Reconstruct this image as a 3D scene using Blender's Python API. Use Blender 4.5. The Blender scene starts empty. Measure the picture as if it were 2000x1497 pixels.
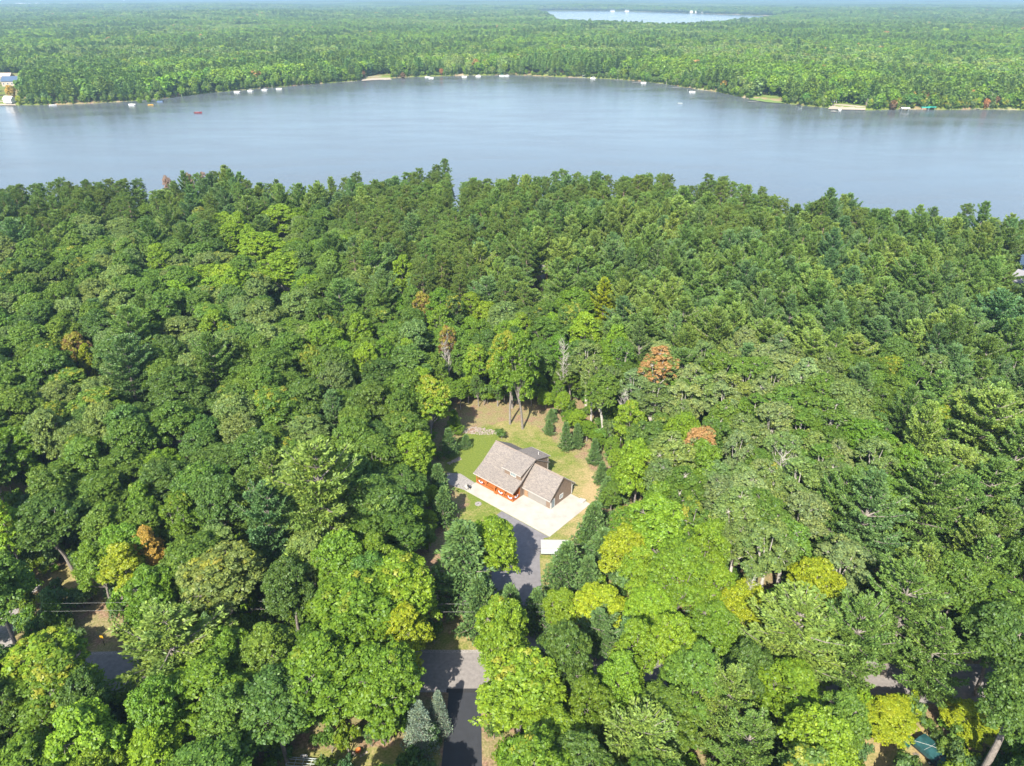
import bpy, math, random
import numpy as np
random.seed(7)
rng = np.random.default_rng(11)
S = bpy.context.scene
COL = S.collection
R = math.radians

# ------------------------------------------------------------------ camera
CAM_H = 100.0
PITCH = math.atan(758.5 / 1400.0)
cd = bpy.data.cameras.new('drone_camera')
cam = bpy.data.objects.new('drone_camera', cd)
COL.objects.link(cam)
cd.sensor_width = 36.0
cd.lens = 36.0 * 1400.0 / 2000.0
cd.clip_start = 0.5
cd.clip_end = 90000.0
cam.location = (0, 0, CAM_H)
cam.rotation_euler = (math.pi / 2 - PITCH, 0, 0)
S.camera = cam

# ------------------------------------------------------------------ light
SUN_ELEV, SUN_AZ = R(43), R(18)          # shadows run away from the camera and to the right
W = bpy.data.worlds.new('World')
S.world = W
W.use_nodes = True
wn = W.node_tree
bg = wn.nodes['Background']
sky = wn.nodes.new('ShaderNodeTexSky')
sky.sky_type = 'NISHITA'
sky.sun_disc = False
sky.sun_elevation = SUN_ELEV
sky.sun_rotation = math.pi + SUN_AZ
sky.air_density = 1.0
sky.dust_density = 1.2
sky.ozone_density = 1.5
wn.links.new(sky.outputs[0], bg.inputs[0])
bg.inputs[1].default_value = 0.125
sd = bpy.data.lights.new('sun', 'SUN')
sd.energy = 4.8
sd.angle = R(0.53)
sd.color = (1.0, 0.94, 0.82)
sun = bpy.data.objects.new('sun', sd)
COL.objects.link(sun)
sun.rotation_euler = (math.pi / 2 - SUN_ELEV, 0, -SUN_AZ)
sun.location = (-40, -80, 150)
vs = S.view_settings
vs.view_transform = 'Standard'
vs.look = 'None'
vs.exposure = 1.26
vs.gamma = 1.0
vs.use_curve_mapping = False
S.render.engine = 'CYCLES'
cy = S.cycles
cy.max_bounces = 5
cy.diffuse_bounces = 2
cy.glossy_bounces = 2
cy.transmission_bounces = 2
cy.transparent_max_bounces = 4
cy.volume_bounces = 0
cy.use_denoising = True
cy.denoiser = 'OPENIMAGEDENOISE'
cy.denoising_input_passes = 'RGB_ALBEDO_NORMAL'
cy.sample_clamp_indirect = 4.0

# ------------------------------------------------------------------ numbers: pixel of the 2000x1497 photo -> point in the place
def G(px, py, z=0.0):
    x = (px - 1000) / 1400.0
    y = -(py - 748.5) / 1400.0
    d = (x, math.cos(PITCH) + y * math.sin(PITCH), -math.sin(PITCH) + y * math.cos(PITCH))
    t = (CAM_H - z) / -d[2]
    return (d[0] * t, d[1] * t)

def PRJ(x, y, z):
    zc = y * math.cos(PITCH) + (CAM_H - z) * math.sin(PITCH)
    up = y * math.sin(PITCH) + (z - CAM_H) * math.cos(PITCH)
    return 1000 + 1400 * x / zc, 748.5 - 1400 * up / zc

def inpoly(x, y, poly):
    """vectorised point in polygon"""
    x = np.asarray(x, float); y = np.asarray(y, float)
    c = np.zeros(x.shape, bool)
    n = len(poly)
    for i in range(n):
        x0, y0 = poly[i]; x1, y1 = poly[(i + 1) % n]
        if y0 == y1: continue
        k = ((y0 > y) != (y1 > y)) & (x < (x1 - x0) * (y - y0) / (y1 - y0) + x0)
        c ^= k
    return c

def sdist(x, y, poly):
    """signed distance, positive inside"""
    x = np.asarray(x, float); y = np.asarray(y, float)
    d = np.full(x.shape, 1e18)
    n = len(poly)
    for i in range(n):
        x0, y0 = poly[i]; x1, y1 = poly[(i + 1) % n]
        ex, ey = x1 - x0, y1 - y0
        t = np.clip(((x - x0) * ex + (y - y0) * ey) / (ex * ex + ey * ey + 1e-12), 0, 1)
        d = np.minimum(d, (x - x0 - t * ex) ** 2 + (y - y0 - t * ey) ** 2)
    d = np.sqrt(d)
    return np.where(inpoly(x, y, poly), d, -d)

def vnoise(x, y, s, seed=0):
    """smooth value noise 0..1"""
    r = np.random.default_rng(seed + 101)
    T = r.random((64, 64))
    x = np.asarray(x, float) / s + 1000.37; y = np.asarray(y, float) / s + 1000.71
    xi = np.floor(x).astype(int); yi = np.floor(y).astype(int)
    fx = x - xi; fy = y - yi
    fx = fx * fx * (3 - 2 * fx); fy = fy * fy * (3 - 2 * fy)
    a = T[xi % 64, yi % 64]; b = T[(xi + 1) % 64, yi % 64]
    c = T[xi % 64, (yi + 1) % 64]; d = T[(xi + 1) % 64, (yi + 1) % 64]
    return (a * (1 - fx) + b * fx) * (1 - fy) + (c * (1 - fx) + d * fx) * fy

# ------------------------------------------------------------------ lakes
WZ = -2.0
far_px = [(0, 206), (60, 206), (120, 205), (230, 200), (330, 192), (400, 183), (500, 174), (600, 166), (690, 159), (745, 154), (800, 151),
          (900, 148), (1000, 147), (1100, 151), (1200, 155), (1260, 160), (1300, 165), (1340, 172), (1400, 180), (1460, 193), (1520, 201), (1570, 207),
          (1640, 213), (1700, 216), (1750, 214), (1850, 215), (1950, 214), (2000, 216)]
FAR_SHORE = [(-1500, 700), (-900, 740)] + [G(px, py, WZ) for px, py in far_px] + [(700, 800), (1100, 780), (1600, 700)]
NEAR_SHORE = [(1500, 150), (620, 190), (330, 236), (262, 262), (232, 282), (214, 288), (196, 300), (160, 308), (118, 318), (96, 342), (84, 330), (50, 346), (0, 352),
              (-22, 356), (-32, 372), (-42, 356), (-80, 348), (-122, 342), (-140, 356), (-152, 344), (-190, 338), (-235, 334), (-400, 330), (-1500, 260)]
LAKE = FAR_SHORE + NEAR_SHORE
LAKE2 = [G(px, py, WZ) for px, py in [(1040, 21.5), (1200, 22), (1330, 26), (1420, 29), (1500, 31.5), (1545, 34), (1480, 46), (1330, 62), (1200, 56), (1090, 50), (1075, 36)]]

def relief(x, y):
    d = np.hypot(x, y)
    a = np.clip((d - 1200) / 2500, 0, 1)
    b = np.clip((d - 6500) / 9000, 0, 1)
    h = (vnoise(x, y, 900, 3) - .45) * 26 * a + (vnoise(x, y, 350, 4) - .5) * 10 * a
    h += b * (vnoise(x, y, 3200, 5) * 55 - 10)
    return np.maximum(h, -1.0)

def terrain(x, y):
    x = np.asarray(x, float); y = np.asarray(y, float)
    s1 = sdist(x, y, LAKE); s2 = sdist(x, y, LAKE2)
    s = np.maximum(s1, s2)
    land = relief(x, y) * np.clip((-s2 - 60) / 300, 0, 1)
    wx = np.where(y > 500, 3.2, 6.0)
    # bank: from 0 down to below the water surface
    t = np.clip((s + wx) / (2 * wx), 0, 1)
    near = (1 - t) * np.minimum(land, np.maximum(0, -s) * .12 + np.abs(land) * 0) + t * -5.0
    z = np.where(s > -wx, near, np.minimum(land, np.maximum(0.0, (-s - wx) * .12) + 0.0) if False else land * np.clip((-s - wx) / 60, 0, 1))
    z = np.where(s > wx, -5.0, z)
    return z

# ------------------------------------------------------------------ materials
def newmat(name):
    m = bpy.data.materials.new(name); m.use_nodes = True
    n = m.node_tree
    return m, n, n.nodes['Principled BSDF']

def ramp(n, fac, stops):
    r = n.nodes.new('ShaderNodeValToRGB')
    e = r.color_ramp.elements
    while len(e) < len(stops): e.new(.5)
    for k, (p, c) in enumerate(stops):
        e[k].position = p
        e[k].color = (*c, 1) if len(c) == 3 else c
    n.links.new(fac, r.inputs[0])
    return r.outputs[0]

def noise(n, scale, detail=4, rough=.55, vec=None):
    t = n.nodes.new('ShaderNodeTexNoise')
    t.inputs['Scale'].default_value = scale
    t.inputs['Detail'].default_value = detail
    t.inputs['Roughness'].default_value = rough
    if vec is None:
        tc = n.nodes.new('ShaderNodeTexCoord'); vec = tc.outputs['Object']
    n.links.new(vec, t.inputs['Vector'])
    return t.outputs['Fac']

def mixc(n, fac, a, b, mode='MIX'):
    m = n.nodes.new('ShaderNodeMix'); m.data_type = 'RGBA'; m.blend_type = mode
    if isinstance(fac, (int, float)): m.inputs[0].default_value = fac
    else: n.links.new(fac, m.inputs[0])
    for s, v in ((6, a), (7, b)):
        if isinstance(v, tuple): m.inputs[s].default_value = (*v, 1) if len(v) == 3 else v
        else: n.links.new(v, m.inputs[s])
    return m.outputs[2]

def math_(n, op, a, b=None, clamp=False):
    m = n.nodes.new('ShaderNodeMath'); m.operation = op; m.use_clamp = clamp
    for i, v in enumerate((a, b)):
        if v is None: continue
        if isinstance(v, (int, float)): m.inputs[i].default_value = v
        else: n.links.new(v, m.inputs[i])
    return m.outputs[0]

def attr(n, name, typ='GEOMETRY'):
    a = n.nodes.new('ShaderNodeAttribute'); a.attribute_name = name; a.attribute_type = typ
    return a

def bump(n, bsdf, h, strength=.4, dist=.05):
    b = n.nodes.new('ShaderNodeBump'); b.inputs['Strength'].default_value = strength; b.inputs['Distance'].default_value = dist
    n.links.new(h, b.inputs['Height']); n.links.new(b.outputs[0], bsdf.inputs['Normal'])

def simple(name, col, rough=.7, var=.18, scale=3.0, metal=0.0, bmp=0.0):
    m, n, b = newmat(name)
    f = noise(n, scale)
    lo = tuple(c * (1 - var) for c in col); hi = tuple(min(1, c * (1 + var)) for c in col)
    n.links.new(ramp(n, f, [(.3, lo), (.7, hi)]), b.inputs['Base Color'])
    b.inputs['Roughness'].default_value = rough
    b.inputs['Metallic'].default_value = metal
    if bmp: bump(n, b, f, bmp)
    return m

def leaf_material(name, transl=.36, autumn=((.33, .27, .035), (.30, .36, .025))):
    """foliage: the tree's own colour times leaf variation, some clumps turned"""
    m = bpy.data.materials.new(name); m.use_nodes = True
    n = m.node_tree; n.nodes.clear()
    out = n.nodes.new('ShaderNodeOutputMaterial')
    ia = attr(n, 'color', 'INSTANCER')
    sh = attr(n, 'leaf')                      # x: leaf value, y: clump value, z: clump hue
    sep = n.nodes.new('ShaderNodeSeparateXYZ'); n.links.new(sh.outputs['Vector'], sep.inputs[0])
    lv = ramp(n, sep.outputs[0], [(0, (.50, .55, .58)), (.5, (1, 1, 1)), (1, (1.6, 1.45, 1.15))])
    cv = ramp(n, sep.outputs[2], [(0, (.88, .97, 1.1)), (.5, (1, 1, 1)), (1, (1.10, 1.03, .86))])
    c = mixc(n, 1.0, ia.outputs['Color'], lv, 'MULTIPLY')
    c = mixc(n, 1.0, c, cv, 'MULTIPLY')
    am = math_(n, 'SUBTRACT', sep.outputs[1], ia.outputs['Alpha'])      # alpha 1: no turned clumps
    am = math_(n, 'MULTIPLY', am, 12.0, True)
    ac = mixc(n, sep.outputs[2], autumn[0], autumn[1])
    ac = mixc(n, math_(n, 'LESS_THAN', ia.outputs['Alpha'], .5), ac, (.46, .225, .09))     # far turned trees are orange, others yellow
    c = mixc(n, math_(n, 'MULTIPLY', am, .75), c, ac)
    d = n.nodes.new('ShaderNodeBsdfDiffuse'); n.links.new(c, d.inputs[0])
    t = n.nodes.new('ShaderNodeBsdfTranslucent')
    tcol = mixc(n, 1.0, c, (1.35, 1.35, .55), 'MULTIPLY'); n.links.new(tcol, t.inputs[0])
    g = n.nodes.new('ShaderNodeBsdfGlossy'); g.inputs['Roughness'].default_value = .5; g.inputs[0].default_value = (.9, .95, 1, 1)
    m1 = n.nodes.new('ShaderNodeMixShader'); m1.inputs[0].default_value = transl
    n.links.new(d.outputs[0], m1.inputs[1]); n.links.new(t.outputs[0], m1.inputs[2])
    m2 = n.nodes.new('ShaderNodeMixShader'); m2.inputs[0].default_value = .018
    n.links.new(m1.outputs[0], m2.inputs[1]); n.links.new(g.outputs[0], m2.inputs[2])
    n.links.new(m2.outputs[0], out.inputs[0])
    return m

M = {}
M['leaf'] = leaf_material('broad_leaves')
M['needle'] = leaf_material('pine_needles', .24, ((.36, .15, .05), (.42, .36, .06)))
M['bark'] = simple('grey_bark', (.20, .175, .155), .9, .35, 2.5, bmp=.5)
M['bark_red'] = simple('pine_bark', (.24, .17, .13), .9, .35, 2.5, bmp=.5)
M['bark_pale'] = simple('pale_bark', (.38, .35, .31), .85, .3, 2.0, bmp=.3)

def ground_material():
    m, n, b = newmat('forest_floor')
    tc = n.nodes.new('ShaderNodeTexCoord'); v = tc.outputs['Object']
    z = attr(n, 'zone'); sep = n.nodes.new('ShaderNodeSeparateXYZ'); n.links.new(z.outputs['Vector'], sep.inputs[0])
    n1 = noise(n, .35, 5, .6, v); n2 = noise(n, 2.6, 4, .6, v); n3 = noise(n, .09, 3, .5, v)
    litter = ramp(n, n2, [(.28, (.13, .08, .055)), (.5, (.24, .145, .10)), (.72, (.38, .25, .175))])
    litter = mixc(n, ramp(n, n1, [(.33, (0, 0, 0)), (.55, (.85, .85, .85))]), litter, ramp(n, n2, [(.3, (.13, .15, .04)), (.7, (.30, .25, .13))]))
    grass = ramp(n, n2, [(.25, (.085, .12, .02)), (.5, (.13, .17, .03)), (.8, (.20, .22, .05))])
    straw = ramp(n, n2, [(.25, (.25, .19, .09)), (.6, (.37, .28, .14)), (.85, (.46, .35, .20))])
    dry = math_(n, 'ADD', math_(n, 'MULTIPLY', math_(n, 'SUBTRACT', n1, .5), 2.2), sep.outputs[1])
    dry = math_(n, 'ADD', dry, math_(n, 'MULTIPLY', math_(n, 'SUBTRACT', n2, .5), 1.0), True)
    lawn = mixc(n, dry, grass, straw)
    gm = math_(n, 'ADD', math_(n, 'MULTIPLY', math_(n, 'SUBTRACT', n1, .5), 1.6), sep.outputs[0])
    gm = ramp(n, gm, [(.38, (0, 0, 0)), (.62, (1, 1, 1))])
    c = mixc(n, gm, litter, lawn)
    sand = ramp(n, n2, [(.2, (.36, .29, .20)), (.8, (.52, .44, .33))])
    c = mixc(n, sep.outputs[2], c, sand)
    n.links.new(c, b.inputs['Base Color'])
    b.inputs['Roughness'].default_value = .95
    b.inputs['Specular IOR Level'].default_value = .15
    bump(n, b, n2, .6, .12)
    return m
M['ground'] = ground_material()

def water_material():
    m, n, b = newmat('lake_water')
    tc = n.nodes.new('ShaderNodeTexCoord'); v = tc.outputs['Object']
    mp = n.nodes.new('ShaderNodeMapping'); n.links.new(v, mp.inputs[0])
    mp.inputs['Scale'].default_value = (.7, 1.5, 1); mp.inputs['Rotation'].default_value = (0, 0, R(12))
    f1 = noise(n, .9, 3, .6, mp.outputs[0]); 
    mp2 = n.nodes.new('ShaderNodeMapping'); n.links.new(v, mp2.inputs[0]); mp2.inputs['Scale'].default_value = (.012, .035, 1)
    f2 = noise(n, 1.0, 4, .55, mp2.outputs[0])
    b.inputs['Base Color'].default_value = (.035, .06, .09, 1)
    n.links.new(ramp(n, f2, [(.3, (.078, .092, .104)), (.7, (.102, .117, .130))]), b.inputs['Base Color'])
    n.links.new(ramp(n, f2, [(.35, (.12, .12, .12)), (.65, (.24, .24, .24))]), b.inputs['Roughness'])
    b.inputs['IOR'].default_value = 1.333
    bump(n, b, f1, .35, .2)
    return m
M['water'] = water_material()
M['asphalt_old'] = simple('worn_asphalt', (.215, .195, .185), .9, .16, 1.6, bmp=.2)
M['asphalt_drive'] = simple('grey_driveway_asphalt', (.17, .16, .165), .9, .14, 1.2, bmp=.2)
M['asphalt_new'] = simple('sealed_black_asphalt', (.030, .032, .038), .75, .12, .8, bmp=.1)
M['asphalt_seam'] = simple('dark_seam', (.028, .028, .03), .8, .2, 2)
M['concrete'] = simple('pale_concrete', (.375, .35, .31), .85, .14, .45, bmp=.1)
M['gravel'] = simple('grey_gravel', (.26, .24, .225), .95, .5, 7, bmp=.8)
M['sand'] = simple('shore_sand', (.33, .28, .21), .95, .15, 1)
M['stone'] = simple('pale_stone', (.27, .225, .19), .9, .35, 2.0)

def shingle_material():
    m, n, b = newmat('brown_shingles')
    f = noise(n, 1.1, 6, .7); f2 = noise(n, 9.0, 3, .6)
    w = n.nodes.new('ShaderNodeTexVoronoi'); w.inputs['Scale'].default_value = 3.2
    tc = n.nodes.new('ShaderNodeTexCoord'); mp = n.nodes.new('ShaderNodeMapping')
    mp.inputs['Scale'].default_value = (1.0, 2.2, 2.2)
    n.links.new(tc.outputs['Object'], mp.inputs[0]); n.links.new(mp.outputs[0], w.inputs['Vector'])
    c1 = ramp(n, f2, [(.3, (.155, .138, .125)), (.7, (.245, .218, .198))])
    sp = n.nodes.new('ShaderNodeSeparateColor'); n.links.new(w.outputs['Color'], sp.inputs[0])
    c2 = ramp(n, sp.outputs[0], [(0, (.74, .74, .76)), (1, (1.2, 1.17, 1.13))])
    n.links.new(mixc(n, 1.0, c1, c2, 'MULTIPLY'), b.inputs['Base Color'])
    b.inputs['Roughness'].default_value = .95
    b.inputs['Specular IOR Level'].default_value = .2
    bump(n, b, f2, .4, .03)
    return m
M['shingle'] = shingle_material()

def siding_material(name, col, pitch=.2):
    m, n, b = newmat(name)
    tc = n.nodes.new('ShaderNodeTexCoord'); sp = n.nodes.new('ShaderNodeSeparateXYZ'); n.links.new(tc.outputs['Object'], sp.inputs[0])
    fr = math_(n, 'FRACT', math_(n, 'DIVIDE', sp.outputs[2], pitch))
    f = noise(n, 2.5)
    c = ramp(n, f, [(.3, tuple(x * .88 for x in col)), (.7, tuple(x * 1.1 for x in col))])
    n.links.new(c, b.inputs['Base Color'])
    b.inputs['Roughness'].default_value = .75
    bump(n, b, fr, .8, .04)
    return m
M['siding'] = siding_material('brown_lap_siding', (.215, .155, .115))
M['log'] = siding_material('orange_log_siding', (.32, .11, .03), .22)
M['log_plain'] = simple('orange_stained_wood', (.36, .115, .028), .5, .2, 4)
M['white'] = simple('white_paint', (.60, .59, .57), .5, .04, 2)
M['offwhite'] = simple('cream_plastic', (.40, .38, .35), .5, .05, 2)
M['garage'] = simple('grey_garage_door', (.235, .22, .205), .6, .05, 1)
M['tan_door'] = simple('tan_wood_door', (.30, .19, .11), .6, .2, 4)
M['fascia'] = simple('brown_fascia', (.20, .155, .125), .6, .08, 3)
M['glass'] = simple('window_glass', (.05, .07, .09), .08, .1, 1)
M['glass_pale'] = simple('pale_window_glass', (.17, .22, .24), .12, .1, 1)
M['rubber'] = simple('black_rubber', (.03, .03, .03), .8, .1, 3)
M['dark_metal'] = simple('dark_metal', (.05, .05, .055), .5, .1, 3, .4)
M['alu'] = simple('galvanised_metal', (.42, .48, .50), .45, .1, 3, .1)
M['red'] = simple('red_paint', (.22, .025, .03), .5, .1, 3)
M['navy'] = simple('navy_cloth', (.02, .03, .10), .8, .1, 3)
M['blue'] = simple('blue_plastic', (.02, .22, .60), .4, .1, 3)
M['teal'] = simple('teal_tarp', (.018, .068, .070), .45, .3, 1.5, bmp=.4)
M['green_plastic'] = simple('dark_green_plastic', (.02, .12, .09), .5, .1, 3)
M['green_canopy'] = simple('green_canopy_cloth', (.02, .25, .20), .6, .1, 1)
M['blue_roof'] = simple('blue_grey_roofing', (.055, .09, .15), .5, .1, .3)
M['tan_roof'] = simple('pale_tan_roofing', (.42, .32, .25), .6, .1, .3)
M['grey_roof'] = simple('grey_roofing', (.22, .22, .25), .7, .15, .5)
M['lav_roof'] = simple('pale_grey_roofing', (.24, .235, .26), .6, .08, .5)
M['dark_wall'] = simple('dark_brown_siding', (.07, .05, .04), .8, .15, 1)
M['cream_wall'] = simple('cream_siding', (.34, .29, .235), .7, .08, .5)
M['dock_wood'] = simple('weathered_dock_boards', (.27, .26, .235), .85, .2, .8)
M['yellow'] = simple('yellow_reflective_paint', (.60, .34, .02), .5, .1, 3)
M['rope'] = simple('pale_rope', (.62, .60, .55), .8, .1, 3)
M['wire'] = simple('aluminium_cable', (.36, .36, .36), .5, .05, 1, .3)
M['rust'] = simple('rusty_steel', (.38, .12, .025), .85, .3, 3)

# ------------------------------------------------------------------ object helpers
def tag(o, label=None, cat=None, group=None, kind=None):
    if label: o['label'] = label
    if cat: o['category'] = cat
    if group: o['group'] = group
    if kind: o['kind'] = kind
    return o

def link(o, parent=None):
    COL.objects.link(o)
    if parent: o.parent = parent
    return o

def empty(name, loc=(0, 0, 0), rz=0):
    o = bpy.data.objects.new(name, None); o.location = loc; o.rotation_euler = (0, 0, rz)
    o.empty_display_size = .5
    return link(o)

class MB:
    """collects boxes, bars, tubes and slabs, linked as one mesh"""
    def __init__(s): s.v = []; s.f = []
    def add(s, vs_, fs):
        k = len(s.v); s.v += [tuple(p) for p in vs_]; s.f += [tuple(i + k for i in f) for f in fs]; return s
    def box(s, x0, x1, y0, y1, z0, z1):
        return s.add([(x0, y0, z0), (x1, y0, z0), (x1, y1, z0), (x0, y1, z0), (x0, y0, z1), (x1, y0, z1), (x1, y1, z1), (x0, y1, z1)],
                     [(3, 2, 1, 0), (4, 5, 6, 7), (0, 1, 5, 4), (1, 2, 6, 5), (2, 3, 7, 6), (3, 0, 4, 7)])
    def prism(s, poly, z0, z1):
        n = len(poly)
        return s.add([(x, y, z0) for x, y in poly] + [(x, y, z1) for x, y in poly],
                     [tuple(range(n))[::-1], tuple(range(n, 2 * n))] + [(i, (i + 1) % n, n + (i + 1) % n, n + i) for i in range(n)])
    def extr(s, poly, axis, a0, a1):
        """polygon in the (other, z) plane drawn along x or y"""
        n = len(poly)
        mk = (lambda p, a: (a, p[0], p[1])) if axis == 'x' else (lambda p, a: (p[0], a, p[1]))
        return s.add([mk(p, a0) for p in poly] + [mk(p, a1) for p in poly],
                     [tuple(range(n))[::-1], tuple(range(n, 2 * n))] + [(i, (i + 1) % n, n + (i + 1) % n, n + i) for i in range(n)])
    def tube(s, pts, rad, sides=6, cap=True):
        pts = np.array(pts, float); n = len(pts)
        rad = [rad] * n if isinstance(rad, (int, float)) else rad
        k = len(s.v)
        for i in range(n):
            t = pts[min(i + 1, n - 1)] - pts[max(i - 1, 0)]; t = t / (np.linalg.norm(t) + 1e-9)
            a = np.cross(t, (0, 0, 1) if abs(t[2]) < .9 else (1, 0, 0)); a /= np.linalg.norm(a); b = np.cross(t, a)
            for j in range(sides):
                w = 2 * math.pi * j / sides
                s.v.append(tuple(pts[i] + rad[i] * (a * math.cos(w) + b * math.sin(w))))
        for i in range(n - 1):
            for j in range(sides):
                s.f.append((k + i * sides + j, k + i * sides + (j + 1) % sides, k + (i + 1) * sides + (j + 1) % sides, k + (i + 1) * sides + j))
        if cap:
            s.f.append(tuple(k + j for j in range(sides))[::-1]); s.f.append(tuple(k + (n - 1) * sides + j for j in range(sides)))
        return s
    def slab(s, corners, th):
        """sloping sheet with thickness th below it"""
        c = np.array(corners, float); nn = np.cross(c[1] - c[0], c[2] - c[0]); nn /= np.linalg.norm(nn)
        if nn[2] < 0: nn = -nn
        lo = c - nn * th; n = len(c)
        return s.add(list(map(tuple, c)) + list(map(tuple, lo)),
                     [tuple(range(n)), tuple(range(n, 2 * n))[::-1]] + [(i, n + i, n + (i + 1) % n, (i + 1) % n) for i in range(n)])
    def mesh(s, name, mat):
        me = bpy.data.meshes.new(name); me.from_pydata(s.v, [], s.f); me.validate(); (me.materials.append(mat) if mat else None)
        import bmesh
        bm = bmesh.new(); bm.from_mesh(me); bmesh.ops.recalc_face_normals(bm, faces=bm.faces); bm.to_mesh(me); bm.free()
        return me
    def build(s, name, mat, parent=None):
        return link(bpy.data.objects.new(name, s.mesh(name, mat)), parent)

def np_mesh(name, verts, loops, starts, mat, attrs=()):
    me = bpy.data.meshes.new(name)
    me.vertices.add(len(verts)); me.vertices.foreach_set('co', np.asarray(verts, np.float32).ravel())
    me.loops.add(len(loops)); me.loops.foreach_set('vertex_index', np.asarray(loops, np.int32))
    me.polygons.add(len(starts)); me.polygons.foreach_set('loop_start', np.asarray(starts, np.int32))
    for an, typ, data in attrs:
        a = me.attributes.new(an, typ, 'POINT')
        a.data.foreach_set('vector' if typ == 'FLOAT_VECTOR' else 'color' if typ == 'FLOAT_COLOR' else 'value', np.asarray(data, np.float32).ravel())
    me.update(calc_edges=True)
    if mat: me.materials.append(mat)
    return me

# ------------------------------------------------------------------ ground, water
def axis(segs):
    out = [segs[0][0]]
    for a, b, st in segs:
        n = max(1, int(round((b - a) / st)))
        out += list(np.linspace(a, b, n + 1)[1:])
    return np.array(out)

PATCH = (-110.0, 110.0, 44.0, 182.0)
YARD = [G(*p) for p in [(858, 812), (905, 796), (960, 800), (1020, 792), (1085, 812), (1110, 850), (1160, 875), (1195, 925), (1196, 985), (1160, 1010),
                        (1140, 1060), (1130, 1100), (1090, 1130), (1075, 1180), (1040, 1240), (960, 1240), (900, 1180), (850, 1130), (835, 1075), (850, 1010), (880, 960), (862, 900), (850, 860)]]
LAWN = [G(*p) for p in [(880, 868), (925, 846), (990, 822), (1050, 836), (1085, 868), (1120, 892), (1160, 930), (1180, 985), (1165, 1020), (1120, 1060), (1060, 1180), (940, 1180), (880, 1120),
                        (880, 1060), (900, 1010), (915, 970), (875, 925), (868, 895)]]

def zones(x, y):
    """how much lawn, how dry, how sandy"""
    s = sdist(x, y, LAWN)
    g = np.clip(.62 + s / 5.0, 0, 1)
    dry = np.full(np.shape(x), .12)
    dry = dry + np.clip((x - 9) / 9, 0, 1) * np.clip((150 - y) / 18, 0, 1) * 1.0 + .25 * np.clip((118 - y) / 10, 0, 1)
    dry -= .75 * np.clip((-3 - x) / 5, 0, 1) * np.clip((y - 126) / 6, 0, 1)
    dry += .35 * np.clip((y - 152) / 8, 0, 1)
    for poly, dd in (([G(*p) for p in [(95, 1120), (150, 1095), (200, 1150), (160, 1180), (110, 1165)]], .7),
                     ([G(*p) for p in [(0, 980), (60, 960), (80, 1010), (0, 1030)]], .3),
                     ([G(*p) for p in [(1660, 1415), (1830, 1425), (1850, 1520), (1640, 1520)]], .75),
                     ([G(*p) for p in [(540, 1466), (860, 1455), (862, 1560), (520, 1560)]], .35),
                     ([G(*p) for p in [(790, 1235), (960, 1235), (960, 1272), (790, 1272)]], .35),
                     ([G(*p) for p in [(1000, 560), (1060, 560), (1060, 620), (940, 600)]], .8)):
        q = np.clip(.5 + sdist(x, y, poly) / 2.5, 0, 1)
        g = np.maximum(g, q); dry = np.where(q > .3, dd, dry)
    verge = np.clip(1 - np.abs(y - 88.6) / 1.6, 0, 1) * .55
    g = np.maximum(g, verge)
    return g, np.clip(dry, -.6, 1.3)

def grid_sheet(name, xs, ys, mat, zf, zone=True, hole=None):
    X, Y = np.meshgrid(xs, ys)
    nx, ny = len(xs), len(ys)
    Z = zf(X, Y)
    v = np.stack([X.ravel(), Y.ravel(), Z.ravel()], 1)
    i = np.arange((nx - 1) * (ny - 1)); r = i // (nx - 1); c = i % (nx - 1)
    a = r * nx + c
    q = np.stack([a, a + 1, a + nx + 1, a + nx], 1)
    at = []
    if zone:
        g, d = zones(X.ravel(), Y.ravel())
        s1 = np.maximum(sdist(X.ravel(), Y.ravel(), LAKE), sdist(X.ravel(), Y.ravel(), LAKE2))
        sandy = np.clip((s1 + 3) / 3, 0, 1) * np.clip((vnoise(X.ravel(), Y.ravel(), 30, 9) - .62) * 5, 0, 1) * .8
        g = np.maximum(g, np.clip(vnoise(X.ravel(), Y.ravel(), 14, 12) * 1.6 - .1, 0, 1) * (Y.ravel() > 500)); d = np.where(Y.ravel() > 500, -.1, d)
        at = [('zone', 'FLOAT_VECTOR', np.stack([g, d, sandy], 1))]
    me = np_mesh(name, v, q.ravel(), np.arange(len(q)) * 4, mat, at)
    me.shade_smooth()
    return link(bpy.data.objects.new(name, me))

xs = axis([(-26000, -6000, 1500), (-6000, -2000, 160), (-2000, -700, 35), (-700, -250, 7), (-250, 270, 3.2), (270, 700, 7), (700, 2000, 35), (2000, 6000, 160), (6000, 26000, 1500)])
ys = axis([(-400, 0, 60), (0, 240, 6), (240, 390, 3.2), (390, 700, 16), (700, 1120, 5), (1120, 2000, 30), (2000, 6000, 70), (6000, 32000, 700)])
def base_z(x, y):
    z = terrain(x, y)
    ins = (x > PATCH[0] + 4) & (x < PATCH[1] - 4) & (y > PATCH[2] + 6) & (y < PATCH[3] - 6)
    return np.where(ins, -1.0, z)
tag(grid_sheet('ground', xs, ys, M['ground'], base_z), kind='structure')
px_, py_ = np.linspace(PATCH[0], PATCH[1], 276), np.linspace(PATCH[2], PATCH[3], 174)
tag(grid_sheet('yard_ground', px_, py_, M['ground'], lambda x, y: .02 + .05 * (vnoise(x, y, 3, 5) - .5) * np.clip((np.abs(y - 84) - 8) / 3, 0, 1) * np.clip((-sdist(x, y, LAWN)) / 3, 0, 1)), kind='structure')

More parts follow.
